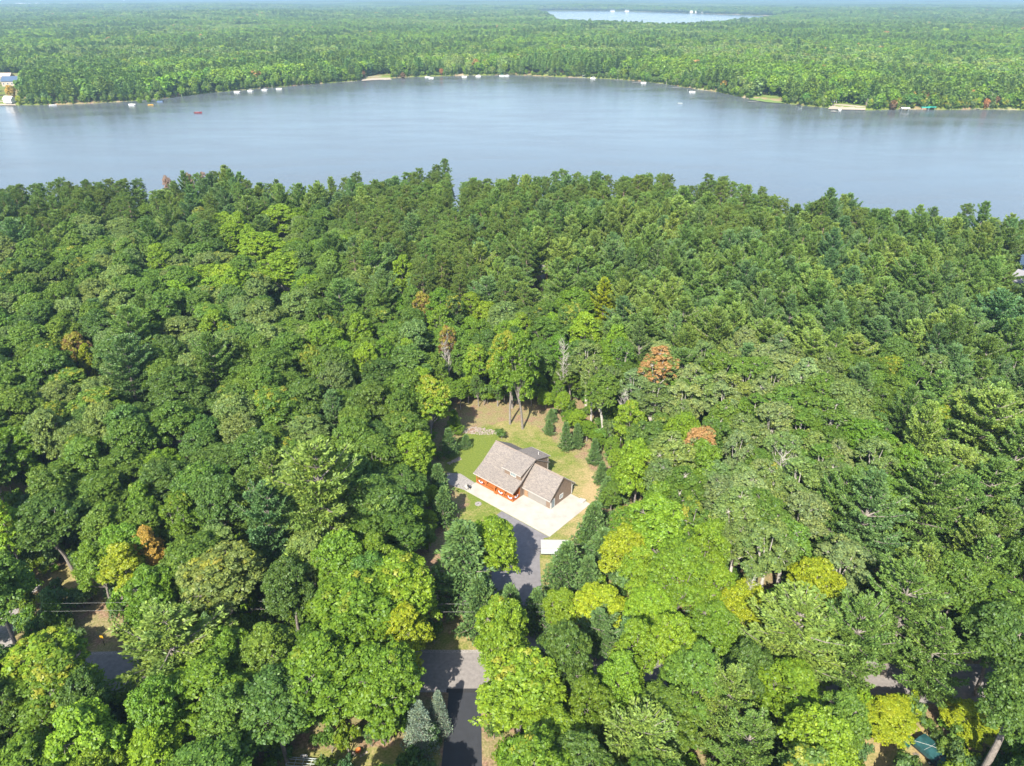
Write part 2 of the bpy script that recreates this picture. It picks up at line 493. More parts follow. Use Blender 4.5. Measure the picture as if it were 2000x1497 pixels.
def flat(name, poly, z, mat, kind='structure', th=None):
    mb = MB()
    if th: mb.prism(poly, z - th, z)
    else: mb.add([(x, y, z) for x, y in poly], [tuple(range(len(poly)))])
    return tag(mb.build(name, mat), kind=kind)
lake_in = [(-3000, 700)] + FAR_SHORE[0:0]
def water(name, poly, grow):
    c = np.array(poly)
    x0, y0 = c.min(0) - grow; x1, y1 = c.max(0) + grow
    X = np.linspace(x0, x1, 12); Y = np.linspace(y0, y1, 8)
    o = grid_sheet(name, X, Y, M['water'], lambda x, y: np.full(np.shape(x), WZ), zone=False)
    return tag(o, kind='structure')
water('lake', LAKE, 30)
water('far_lake', LAKE2, 60)

# roads, driveways
def strip(x0, x1, yc, hw, n=60, bend=None):
    X = np.linspace(x0, x1, n)
    Yc = np.array([bend(x) if bend else yc for x in X])
    return [(x, y - hw) for x, y in zip(X, Yc)] + [(x, y + hw) for x, y in zip(X[::-1], Yc[::-1])]
road_y = lambda x: 83.0 - .00055 * max(0, x - 5) ** 2 - .0004 * max(0, -40 - x) ** 2
flat('road', strip(-190, 190, 83, 3.65, 60, road_y), .055, M['asphalt_old'])
flat('road_shoulder', strip(-190, 190, 83, 4.3, 60, road_y), .048, M['gravel'])
flat('black_driveway', [(-10.6, 40), (-3.1, 40), (-5.1, 79.2), (-10.3, 79.2)], .062, M['asphalt_new'])
flat('driveway_seam', [(-10.7, 78.6), (-4.9, 78.6), (-4.9, 79.4), (-10.7, 79.4)], .068, M['asphalt_seam'])
flat('grey_driveway', [G(*p) for p in [(980, 999), (955, 1018), (929, 1038), (915, 1060), (925, 1100), (950, 1150), (975, 1200), (990, 1272), (1090, 1272), (1064, 1200), (1056, 1130), (1054, 1090), (1062, 1052), (1073, 1050)]], .07, M['asphalt_drive'])
flat('gravel_parking', [G(*p) for p in [(874, 924), (900, 926), (928, 944), (907, 958), (880, 948), (872, 938)]], .064, M['gravel'])
flat('gravel_lane', [G(*p) for p in [(-40, 1160), (30, 1128), (75, 1130), (80, 1150), (40, 1175), (20, 1280), (-60, 1300)]], .06, M['gravel'])
flat('forest_lane', [G(*p) for p in [(1000, 470), (1030, 505), (1058, 545), (1085, 560), (1065, 520), (1040, 480)]], .06, M['gravel'])

# ------------------------------------------------------------------ the house
HO = (8.52, 125.86); HR = R(-41)
def hw(a, b):
    return HO[0] + a * math.cos(HR) - b * math.sin(HR), HO[1] + a * math.sin(HR) + b * math.cos(HR)
patio = [hw(*p) for p in [(-19.3, -7.42), (5.5, -7.25), (5.5, 7.35), (-4, 7.4), (-4, 1.0), (-9, 1.0), (-9, -3), (-19.3, -3)]]
flat('concrete_patio', patio, .12, M['concrete'], th=.2)
house = tag(empty('house', (HO[0], HO[1], .02), HR), 'brown shingled house with attached garage and orange log porch in the clearing', 'house')
Z0 = 0.0
# walls
w = MB().extr([(-1.1, Z0), (8.8, Z0), (8.8, 4.55), (3.85, 7.72), (-.95, 4.25), (-1.1, 4.15)], 'x', -19.2, -7.9)
w.build('wall', M['siding'], house)
MB().extr([(-.9, 4.0), (3.6, 4.0), (3.6, 7.5), (-.9, 5.95)], 'x', -12.75, -7.86).build('dormer_wall', M['siding'], house)
MB().extr([(3.9, 4.0), (8.83, 4.0), (8.83, 6.15), (3.9, 7.5)], 'x', -12.75, -7.86).build('rear_dormer_wall', M['siding'], house)
MB().extr([(.02, Z0), (7.6, Z0), (7.6, 3.25), (3.8, 6.62), (.02, 3.25)], 'x', -7.85, 0.0).build('garage_wall', M['siding'], house)
MB().box(-19.15, -7.95, -1.22, -1.1, Z0, 2.75).build('porch_wall', M['log'], house)
# roofs: slabs with real thickness
def roof(name, quads, th=.16):
    mb = MB()
    for q in quads: mb.slab(q, th)
    return mb.build(name, M['shingle'], house)
aL, aR, aD = -19.62, -7.5, -13.2
roof('main_roof', [[(aL, 3.85, 7.93), (aR, 3.85, 7.93), (aR, -.98, 4.42), (aL, -.98, 4.42)], [(aL, 3.85, 7.925), (aR, 3.85, 7.925), (aR, 9.25, 4.45), (aL, 9.25, 4.45)]])
roof('porch_roof', [[(aL, -.95, 4.435), (aR, -.95, 4.435), (aR, -4.02, 2.88), (aL, -4.02, 2.88)]])
roof('dormer_roof', [[(aD, 3.8, 7.96), (aR - .01, 3.8, 7.96), (aR - .01, -1.28, 6.08), (aD, -1.28, 6.08)]])
roof('rear_dormer_roof', [[(aD, 3.8, 7.955), (aR - .01, 3.8, 7.955), (aR - .01, 9.15, 6.28), (aD, 9.15, 6.28)]])
roof('garage_roof', [[(-7.86, 3.8, 6.86), (.42, 3.8, 6.86), (.42, -.72, 2.86), (-7.6, -.72, 2.86)], [(-7.86, 3.8, 6.855), (.42, 3.8, 6.855), (.42, 8.35, 2.86), (-7.86, 8.35, 2.86)]])
MB().extr([(3.6, 7.84), (3.85, 8.0), (4.1, 7.84)], 'x', aL - .02, aR).build('ridge_cap', M['fascia'], house)
MB().extr([(3.55, 6.72), (3.8, 6.93), (4.05, 6.72)], 'x', -7.84, .44).build('ridge_cap', M['fascia'], house)
# gutters and rake boards
MB().box(aL, aR, -4.13, -4.025, 2.68, 2.86).build('gutter', M['offwhite'], house)
MB().box(-7.6, .42, -.84, -.73, 2.62, 2.82).build('gutter', M['offwhite'], house)
MB().box(aD, aR, -1.38, -1.285, 5.86, 6.04).build('gutter', M['offwhite'], house)
MB().box(-7.6, .42, 8.36, 8.47, 2.62, 2.82).build('gutter', M['offwhite'], house)
MB().box(aD, aR, 9.16, 9.27, 6.06, 6.24).build('gutter', M['offwhite'], house)
for name, pts in (('rake_board', [(-.72, 2.66), (3.8, 6.66), (8.35, 2.66), (8.35, 2.52), (3.8, 6.46), (-.72, 2.52)]),):
    MB().extr(pts, 'x', .35, .41).build(name, M['fascia'], house)
MB().extr([(-.98, 4.22), (3.85, 7.72), (9.25, 4.24), (9.25, 4.08), (3.85, 7.52), (-.98, 4.04)], 'x', aL + .01, aL + .07).build('rake_board', M['fascia'], house)
MB().extr([(-.98, 4.2), (-4.0, 2.7), (-4.0, 2.55), (-.98, 4.05)], 'x', aR - .08, aR - .02).build('rake_board', M['fascia'], house)
# downspouts and corner trim
MB().tube([(.08, -.72, 2.7), (.08, -.1, 2.3), (.08, -.06, .1)], .06).build('downspout', M['offwhite'], house)
MB().tube([(.08, 8.3, 2.7), (.08, 7.66, 2.3), (.08, 7.66, .1)], .06).build('downspout', M['offwhite'], house)
MB().box(-.14, .03, -.035, .13, .02, 3.2).build('corner_board', M['offwhite'], house)
MB().box(-.14, .03, 7.5, 7.64, .02, 3.2).build('corner_board', M['offwhite'], house)
MB().box(-8.0, -7.82, 8.72, 8.88, .02, 6.1).build('corner_board', M['offwhite'], house)
MB().tube([(-9.2, 6.9, 6.8), (-9.2, 6.9, 7.75)], .06).build('vent_pipe', M['white'], house)
# garage door with panel joints
gd = MB().box(-6.43, -1.28, -.03, .015, .06, 2.4).build('garage_door', M['garage'], house)
for k in range(4):
    MB().box(-6.41, -1.30, -.05, -.031, .08 + k * .58, .08 + k * .58 + .545).build('panel', M['garage'], gd)
# doors and windows
d1 = MB().box(-7.5, -6.55, -.05, .015, .12, 2.25).build('entry_door', M['tan_door'], house)
MB().tube([(-6.66, -.09, 1.1), (-6.66, -.05, 1.1)], .035).build('handle', M['dark_metal'], d1)
d2 = MB().box(-.01, .05, .28, 1.28, .12, 2.3).build('side_door', M['glass_pale'], house)
MB().box(.03, .07, .2, .29, .12, 2.38).box(.03, .07, 1.27, 1.36, .12, 2.38).box(.03, .07, .29, 1.27, 2.29, 2.38).build('door_frame', M['white'], d2)
MB().tube([(.11, 1.15, 1.1), (.05, 1.15, 1.1)], .035).build('handle', M['dark_metal'], d2)
def window_x(x, y0, y1, z0, z1, glass='glass_pale'):      # in a wall facing +a
    f = MB().box(x, x + .06, y0, y0 + .1, z0, z1).box(x, x + .06, y1 - .1, y1, z0, z1).box(x, x + .06, y0 + .1, y1 - .1, z0, z0 + .1).box(x, x + .06, y0 + .1, y1 - .1, z1 - .1, z1).box(x, x + .05, (y0 + y1) / 2 - .03, (y0 + y1) / 2 + .03, z0 + .1, z1 - .1)
    fo = f.build('window', M['white'], house)
    for a, b in ((y0 + .1, (y0 + y1) / 2 - .03), ((y0 + y1) / 2 + .03, y1 - .1)):
        MB().box(x - .01, x + .02, a, b, z0 + .1, z1 - .1).build('pane', M[glass], fo)
def window_y(y, x0, x1, z0, z1, n=2, glass='glass'):
    f = MB().box(x0, x0 + .09, y - .06, y, z0, z1).box(x1 - .09, x1, y - .06, y, z0, z1).box(x0 + .09, x1 - .09, y - .06, y, z0, z0 + .09).box(x0 + .09, x1 - .09, y - .06, y, z1 - .09, z1)
    st = (x1 - x0 - .18 + .06) / n
    for k in range(1, n): f.box(x0 + .09 + k * st - .06, x0 + .09 + k * st, y - .06, y, z0 + .09, z1 - .09)
    fo = f.build('window', M['white'], house)
    for k in range(n):
        MB().box(x0 + .09 + k * st, x0 + .09 + (k + 1) * st - .06, y - .03, y + .01, z0 + .09, z1 - .09).build('pane', M[glass], fo)
window_x(.0, 3.15, 4.4, 1.0, 2.15)
window_y(-.9, -11.0, -9.3, 4.72, 5.62, 3, 'glass_pale')
window_y(-1.22, -17.8, -16.2, .9, 2.1); window_y(-1.22, -11.4, -9.8, .9, 2.1)
dp = MB().box(-14.6, -13.6, -1.28, -1.2, .3, 2.4).build('front_door', M['white'], house)
# porch
MB().box(-19.2, -7.92, -3.6, -1.23, .1, .3).build('porch_floor', M['log_plain'], house)
for a in (-19.1, -16.3, -13.5, -10.7, -8.05):
    MB().tube([(a, -3.5, .3), (a, -3.5, 2.75)], .11, 8).build('post', M['log_plain'], house)
MB().tube([(-19.15, -3.5, 2.68), (-7.95, -3.5, 2.68)], .1).build('beam', M['log_plain'], house)
def railing(p0, p1):
    r = MB().tube([(*p0, 1.22), (*p1, 1.22)], .055).build('railing', M['log_plain'], house)
    MB().tube([(*p0, .45), (*p1, .45)], .05).build('lower_rail', M['log_plain'], r)
    L = math.dist(p0, p1); n = int(L / .17)
    for k in range(1, n):
        x = p0[0] + (p1[0] - p0[0]) * k / n; y = p0[1] + (p1[1] - p0[1]) * k / n
        if k == 1:
            b0 = MB().tube([(x, y, .45), (x, y, 1.22)], .032, 5).mesh('baluster', M['log_plain']); ox, oy = x, y
        o = bpy.data.objects.new('baluster', b0); o.location = (x - ox, y - oy, 0); link(o, r)
for a0, a1 in ((-19.1, -16.3), (-16.3, -13.5), (-12.4, -10.7), (-10.7, -8.05)): railing((a0, -3.5), (a1, -3.5))
railing((-8.05, -3.45), (-8.05, -1.35)); railing((-19.1, -3.45), (-19.1, -1.35))
MB().box(-13.4, -12.5, -3.9, -3.61, .1, .22).build('porch_step', M['log_plain'], house)

def hloc(a, b, z=0.0):
    x, y = hw(a, b); return (x, y, z)
def bunting(a, b, rz, label):
    K = .85
    """pleated half-round flag hung on the porch rail"""
    t = tag(empty('bunting', hloc(a, b, 1.26), HR + rz), label, 'bunting', 'bunting flags hung along the porch rail')
    for nm, r0, r1, mt in (('top_band', 0, .32, 'navy'), ('middle_band', .32, .62, 'white'), ('outer_band', .62, .85, 'red')):
        n = 16; v = []; f = []
        for k in range(n + 1):
            w = math.pi * k / n; off = -.05 - .05 * (k % 2)
            for r in (r0, r1): v += [(-r * K * math.cos(w) * 1.2, off - .02 * (r > 0), -r * K * math.sin(w))]
            for r in (r0, r1): v += [(-r * K * math.cos(w) * 1.2, off + .02, -r * K * math.sin(w))]
        for k in range(n):
            q = 4 * k
            f += [(q, q + 1, q + 5, q + 4), (q + 2, q + 6, q + 7, q + 3), (q + 1, q + 3, q + 7, q + 5)]
        MB().add(v, f).build(nm, M[mt], t)
bunting(-17.7, -3.57, 0, 'pleated bunting flag on the rail at the far end of the porch')
bunting(-11.6, -3.57, 0, 'pleated bunting flag on the rail below the dormer window')
bunting(-8.75, -3.57, 0, 'pleated bunting flag on the front rail nearest the garage')
bunting(-7.98, -2.4, math.pi / 2, 'pleated bunting flag on the short side rail facing the garage')

def patio_chair(a, b, rz, mat, label):
    t = tag(empty('patio_chair', hloc(a, b, .12), HR + rz), label, 'chair', 'chairs at the porch end of the patio')
    MB().box(-.3, .3, -.3, .3, .38, .46).build('seat', M[mat], t)
    MB().slab([(-.3, .25, .46), (.3, .25, .46), (.3, .45, 1.05), (-.3, .45, 1.05)], .06).build('backrest', M[mat], t)
    for x, y in ((-.26, -.26), (.26, -.26), (-.26, .26), (.26, .26)):
        MB().box(x - .03, x + .03, y - .03, y + .03, 0, .38).build('leg', M[mat], t)
    for x in (-.33, .33): MB().box(x - .04, x + .04, -.3, .3, .6, .65).build('armrest', M[mat], t)
patio_chair(-18.7, -6.3, 2.0, 'dark_metal', 'dark patio chair at the porch end of the concrete patio')
patio_chair(-19.0, -7.0, 1.2, 'offwhite', 'cream patio chair beside the dark one at the patio end')
MB().prism([hw(*p) for p in [(3.0, 6.2), (4.3, 6.2), (4.3, 7.2), (3.0, 7.2)]], .12, .5)
st = tag(empty('concrete_step', hloc(3.6, 6.9, .12), HR), 'pale concrete step block on the far corner of the garage patio', 'step')
MB().box(-.9, .6, -.6, .6, 0, .22).build('lower_step', M['offwhite'], st); MB().box(-.1, .6, -.6, .6, .22, .42).build('upper_step', M['offwhite'], st)
lid = tag(empty('septic_lid', (*G(934, 985), .03)), 'round grey septic lid in the lawn below the porch patio', 'lid')
MB().tube([(0, 0, 0), (0, 0, .1)], .75, 20).build('lid_plate', M['gravel'], lid)
MB().tube([(0, 0, .1), (0, 0, .15)], .12, 10).build('knob', M['dark_metal'], lid)

# trailer beside the driveway
tc_ = G(1083, 1073, .8)
tr = tag(empty('cargo_trailer', (tc_[0], tc_[1], .07), R(-1)), 'white enclosed cargo trailer parked at the foot of the concrete patio', 'trailer')
MB().box(-2.75, 2.75, -1.3, 1.3, .45, 1.95).build('body', M['alu'], tr)  # white trailer; grey body colour stands in for shade on its side
MB().box(-2.8, 2.8, -1.36, 1.36, 1.953, 2.03).build('roof_sheet', M['offwhite'], tr)
MB().box(-2.76, 2.76, -1.32, -1.3, .45, .62).build('skirt_trim', M['dark_metal'], tr)
MB().box(2.75, 2.79, -1.1, 1.1, .55, 1.85).build('ramp_door', M['alu'], tr)
for sx in (-.5, .4):
    for sy in (-1.33, 1.33):
        wv = MB().tube([(sx, sy - .1, .33), (sx, sy + .1, .33)], .33, 14).build('wheel', M['rubber'], tr)
        MB().tube([(sx, sy - .115, .33), (sx, sy + .115, .33)], .17, 10).build('rim', M['alu'], wv)
MB().tube([(-2.75, -.6, .5), (-3.9, 0, .5)], .05).tube([(-2.75, .6, .5), (-3.9, 0, .5)], .05).build('hitch', M['dark_metal'], tr)

# things at the lower edge
t = tag(empty('boat_trailer', (*G(606, 1494), .02), R(-4)), 'galvanised boat trailer frame with white fenders beside the bright maple', 'boat trailer')
MB().tube([(-3.4, -.65, .5), (2.2, -.6, .5), (3.6, 0, .5)], .06).tube([(-3.4, .65, .5), (2.2, .6, .5), (3.6, 0, .5)], .06).tube([(-3.4, -.28, .62), (2.6, -.24, .55)], .05).tube([(-3.4, .28, .62), (2.6, .24, .55)], .05).build('frame', M['alu'], t)
for x in (-3.4, -2.2, -1.0, .2, 1.3, 2.2): MB().tube([(x, -.68, .5), (x, .68, .5)], .05).build('crossbar', M['alu'], t)
for y in (-.95, .95):
    wv = MB().tube([(-1.2, y - .09, .3), (-1.2, y + .09, .3)], .3, 12).build('wheel', M['rubber'], t)
    MB().tube([(-1.2, y - .1, .3), (-1.2, y + .1, .3)], .15, 10).build('rim', M['white'], wv)
    MB().extr([(-1.75, .5), (-1.5, .7), (-.9, .7), (-.65, .5), (-.7, .47), (-.92, .64), (-1.48, .64), (-1.7, .47)], 'y', y - .14, y + .14).build('fender', M['white'], t)
MB().box(2.3, 2.75, .35, .75, .5, .95).build('bow_guard', M['white'], t)
MB().box(3.0, 3.4, -.25, .2, .5, .85).build('winch', M['blue'], t)
MB().box(3.5, 4.1, -.2, .15, .42, .62).build('jack_box', M['white'], t)
fb = tag(empty('fire_bowl', (*G(700, 1470), .02)), 'rusty orange fire bowl below the bright maple', 'fire bowl')
MB().tube([(0, 0, .15), (0, 0, .35), (0, 0, .5)], [.25, .42, .48], 14, False).tube([(0, 0, .16), (0, 0, .2)], .28, 14).build('bowl', M['rust'], fb)
for k in range(3):
    w_ = k * 2.1; MB().tube([(.2 * math.cos(w_), .2 * math.sin(w_), .2), (.35 * math.cos(w_), .35 * math.sin(w_), 0)], .03).build('leg', M['rust'], fb)
def rock(s, seed):
    r = np.random.default_rng(seed); n = 8; v = []; f = []
    for j, (h, q) in enumerate(((0, .9), (.35, 1.0), (.62, .6))):
        for k in range(n): v.append(((q + .2 * r.random()) * s * math.cos(2 * math.pi * k / n), (q + .2 * r.random()) * s * .8 * math.sin(2 * math.pi * k / n), h * s))
    for j in range(2):
        for k in range(n): f.append((j * n + k, j * n + (k + 1) % n, (j + 1) * n + (k + 1) % n, (j + 1) * n + k))
    f.append(tuple(2 * n + k for k in range(n))); return MB().add(v, f)
rocks = [rock(.22, k).mesh('garden_rock', M['stone']) for k in range(4)]
for k, (px, py) in enumerate([(684, 1474), (690, 1471), (693, 1476), (705, 1477), (711, 1474), (716, 1470)]):
    o = tag(bpy.data.objects.new('garden_rock', rocks[k % 4]), 'small pale rock in the row beside the rusty fire bowl', 'rock', 'pale rocks beside the fire bowl')
    o.location = (*G(px, py), .02); o.rotation_euler = (0, 0, k * 1.3); link(o)
# rock beds at the back and side of the lawn (too small to tell apart)
mb = MB(); r_ = np.random.default_rng(5)
for poly, n in (([(905, 838), (930, 834), (975, 842), (968, 849), (935, 850), (905, 846)], 260), ([(874, 905), (897, 893), (902, 898), (878, 908)], 90)):
    pts = [G(*p) for p in poly]; c = np.array(pts); k = 0
    while k < n:
        x = r_.uniform(c[:, 0].min(), c[:, 0].max()); y = r_.uniform(c[:, 1].min(), c[:, 1].max())
        if not inpoly(x, y, pts): continue
        s = r_.uniform(.08, .26); q = rock(s, k); a = r_.uniform(0, 6)
        mb.add([(x + vx * math.cos(a) - vy * math.sin(a), y + vx * math.sin(a) + vy * math.cos(a), vz + .03) for vx, vy, vz in q.v], q.f); k += 1
tag(mb.build('rock_bed', M['stone']), 'pale loose stones bedded along the back of the lawn', 'rocks', kind='stuff')

# tarp covered trailer and green chairs, lower right clearing
gx, gy = G(1833, 1492)
tp = tag(empty('covered_trailer', (gx, gy, .02), R(-62)), 'long trailer under a dark teal tarp tied with a pale rope', 'trailer')
MB().slab([(-3.6, -1.35, 1.6), (-.1, -1.35, 1.6), (-.1, 0, 1.85), (-3.6, 0, 1.85)], .05).slab([(-3.6, 0, 1.85), (-.1, 0, 1.85), (-.1, 1.35, 1.6), (-3.6, 1.35, 1.6)], .05).build('front_tarp', M['teal'], tp)
MB().slab([(.15, -1.35, 1.6), (3.9, -1.35, 1.6), (3.9, 0, 1.82), (.15, 0, 1.82)], .05).slab([(.15, 0, 1.82), (3.9, 0, 1.82), (3.9, 1.35, 1.6), (.15, 1.35, 1.6)], .05).build('rear_tarp', M['teal'], tp)
MB().box(-3.5, 3.8, -1.28, 1.28, .5, 1.55).build('body', M['dark_metal'], tp)
MB().box(-3.55, -.1, -1.38, -1.3, .9, 1.56).box(.2, 3.85, -1.38, -1.3, .9, 1.56).build('tarp_skirt', M['teal'], tp)
MB().tube([(-3.5, -1.2, 1.66), (-1.8, 0, 1.88), (-.3, 1.2, 1.66)], .018, 5).tube([(-1.9, -1.3, 1.63), (-1.7, 0, 1.88), (-1.8, 1.3, 1.63)], .012, 5).build('rope', M['rope'], tp)
for x in (-.6, .6):
    for y in (-1.3, 1.3):
        wv = MB().tube([(x, y - .1, .35), (x, y + .1, .35)], .35, 12).build('wheel', M['rubber'], tp)
        MB().tube([(x, y - .115, .35), (x, y + .115, .35)], .17, 8).build('rim', M['alu'], wv)
def lawn_chair(px, py, rz, label):
    t = tag(empty('lawn_chair', (*G(px, py), .02), rz), label, 'chair', 'green chairs in the clearing by the tarp')
    for k in range(5): MB().slab([(-.3 + k * .125, -.35, .42), (-.2 + k * .125, -.35, .42), (-.2 + k * .125, .25, .3), (-.3 + k * .125, .25, .3)], .03).build('seat_slat', M['green_plastic'], t)
    for k in range(5): MB().slab([(-.3 + k * .125, .25, .3), (-.2 + k * .125, .25, .3), (-.2 + k * .125, .6, 1.05 - .04 * abs(k - 2)), (-.3 + k * .125, .6, 1.05 - .04 * abs(k - 2))], .03).build('back_slat', M['green_plastic'], t)
    for x in (-.38, .38):
        MB().box(x - .07, x + .07, -.4, .35, .58, .62).build('armrest', M['green_plastic'], t)
        MB().box(x - .03, x + .03, -.36, -.28, 0, .58).build('leg', M['green_plastic'], t)
        MB().box(x - .03, x + .03, .22, .3, 0, .58).build('leg', M['green_plastic'], t)
lawn_chair(1777, 1448, .6, 'green slatted lawn chair farther from the teal tarp')
lawn_chair(1769, 1459, 2.4, 'green slatted lawn chair with its back to the other one')
tw = tag(empty('brush_pile', (*G(1789, 1477), .02)), 'small pile of dry brown branches beside the teal tarp', 'brush')
for k in range(14):
    a = k * 2.4; MB().tube([(.5 * math.cos(a), .5 * math.sin(a), .02 + .02 * k), (-.5 * math.cos(a + .3), -.4 * math.sin(a), .15 + .02 * k)], .025, 4).build('stick', M['bark'], tw)

# yellow marker post and power lines by the road
mp_ = tag(empty('marker_post', (*G(205, 1262), .02)), 'dark post with a small yellow marker sign in the shade by the road', 'sign')
MB().tube([(0, 0, 0), (0, 0, 2.4)], .05).build('post', M['dark_metal'], mp_)
MB().box(-.26, .26, -.07, -.05, 1.9, 2.55).build('sign_panel', M['yellow'], mp_)
for k, (yy, z, lab) in enumerate(((90.4, 8.6, 'thin pale power line strung farther from the road, nearer the house'), (88.6, 8.6, 'thin pale power line strung nearer the road'))):
    pts = []
    for i in range(41):
        u = i / 8.0; f = u - math.floor(u)
        pts.append((-250 + 500 * i / 40, yy, z - .9 * 4 * f * (1 - f)))
    tag(MB().tube(pts, .007, 4).build('power_line', M['wire']), lab, 'cable')
for xx, where in ((-250, 'far along the road past the gravel lane'), (-150, 'past the gravel lane'), (-50, 'in the trees beside the road near the marker post'), (50, 'in the pines above the grey road gap'), (150, 'in the pines at the far end of the road')):
    t = tag(empty('utility_pole', (xx, 90, 0)), 'wooden utility pole carrying two lines, ' + where, 'pole')
    MB().tube([(0, 0, 0), (0, 0, 10)], [.17, .11], 8).build('post', M['bark'], t)
    MB().box(-.06, .06, -1.3, 1.3, 8.45, 8.57).build('crossarm', M['bark'], t)

# ------------------------------------------------------------------ trees: prototypes
class Leaves:
    def __init__(s): s.c = []; s.n = []; s.s = []; s.asp = []; s.a = []; s.tri = False
    def add(s, c, n, size, asp, attr_): s.c.append(c); s.n.append(n); s.s.append(size); s.asp.append(asp); s.a.append(attr_)
    def mesh(s, name, mat, r):
        c = np.concatenate(s.c); n = np.concatenate(s.n); sz = np.concatenate(s.s)[:, None]; asp = np.concatenate(s.asp)[:, None]; at = np.concatenate(s.a)
        n = n / (np.linalg.norm(n, axis=1, keepdims=True) + 1e-9)
        rv = r.normal(size=n.shape); t = np.cross(n, rv); t /= np.linalg.norm(t, axis=1, keepdims=True) + 1e-9; b = np.cross(n, t)
        k = len(c)
        V = np.stack([c + t * sz, c + b * sz * asp, c - t * sz, c - b * sz * asp], 1).reshape(-1, 3)
        return np_mesh(name, V, np.arange(4 * k), np.arange(k) * 4, mat, [('leaf', 'FLOAT_VECTOR', np.repeat(at, 4, 0))])

def blades_mesh(name, base, dirs, length, width, at, mat, r):
    """needle tufts: one slim quad-less triangle pair each"""
    d = dirs / (np.linalg.norm(dirs, axis=1, keepdims=True) + 1e-9)
    rv = r.normal(size=d.shape); rv[:, 2] *= .4
    t = np.cross(d, rv); t /= np.linalg.norm(t, axis=1, keepdims=True) + 1e-9
    L = length[:, None]; Wd = width[:, None]
    V = np.stack([base - t * Wd * .35, base + d * L * .55 - t * Wd, base + d * L, base + d * L * .55 + t * Wd], 1).reshape(-1, 3)
    k = len(base)
    return np_mesh(name, V, np.arange(4 * k), np.arange(k) * 4, mat, [('leaf', 'FLOAT_VECTOR', np.repeat(at, 4, 0))])

def sph(r, n, up=-1.0):
    v = r.normal(size=(n, 3)); v /= np.linalg.norm(v, axis=1, keepdims=True)
    bad = v[:, 2] < up; v[bad, 2] *= -1
    return v

def broadleaf(name, seed, Rad, H, base, nlobe, leaf, puffr, dens=1.0, bark='bark', open_=0.0, squash=.8):
    """returns crown mesh, trunk mesh; crown radius Rad, height H, crown bottom at base"""
    r = np.random.default_rng(seed)
    L = Leaves(); T = MB()
    cz = (H + base) / 2; hz = (H - base) / 2
    lean = r.normal(size=2) * .5
    fork = base + (H - base) * .22
    tr = .012 * H + .05
    T.tube([(0, 0, -.3), (lean[0] * .3, lean[1] * .3, fork * .5), (lean[0], lean[1], fork)], [tr * 1.25, tr, tr * .75], 8)
    lobes = []
    for i in range(nlobe):
        a = i * 2.39996 + r.uniform(-.35, .35); u = (i + .5) / nlobe
        zz = 1 - 1.45 * u; zz = zz + r.uniform(-.12, .12)
        rr = math.sqrt(max(0, 1 - min(1, zz * zz))) 
        lr = Rad * r.uniform(.27, .50)
        p = np.array([rr * math.cos(a) * (Rad - lr * .75) * r.uniform(.7, 1.2), rr * math.sin(a) * (Rad - lr * .75) * r.uniform(.7, 1.2), cz + zz * (hz - lr * .6)])
        lobes.append((p, lr))
        T.tube([(lean[0], lean[1], fork * r.uniform(.8, 1.0)), tuple((p + np.array([lean[0], lean[1], fork])) / 2 + np.array([0, 0, -.4])), tuple(p + np.array([0, 0, lr * .4]))], [tr * .5, tr * .3, .04], 5, False)
    for p, lr in lobes:
        npf = max(6, int(4 * math.pi * lr * lr / (puffr * puffr * 2.1) * dens))
        d = sph(r, npf, -.45)
        hue_l = r.uniform(.3, .7)
        for q in d:
            if r.random() < open_: continue
            pc = p + q * lr * r.uniform(.78, 1.1) * np.array([1, 1, squash])
            pr = puffr * r.uniform(.65, 1.3)
            if r.random() < .22: T.tube([tuple(p), tuple(pc)], [.045, .015], 3, False)
            nl = int(3.9 * (pr / leaf) ** 2)
            dd = sph(r, nl, -.35)
            c = pc + dd * pr * r.uniform(.55, 1.05, (nl, 1)) * np.array([1, 1, .75])
            nn = dd * .8 + r.normal(size=(nl, 3)) * .38 + np.array([0, 0, .4])
            hv = np.clip(hue_l + r.normal() * .2, 0, 1)
            at = np.stack([np.clip(r.normal(.5, .24, nl), 0, 1), np.full(nl, r.random() * .5 + .5 * ((pc[2] - base) / (H - base))), np.full(nl, hv)], 1)
            L.add(c, nn, leaf * r.uniform(.6, 1.25, nl), r.uniform(.45, .8, nl), at)
    return L.mesh(name + '_crown', M['leaf'], r), T.mesh(name + '_trunk', M[bark])

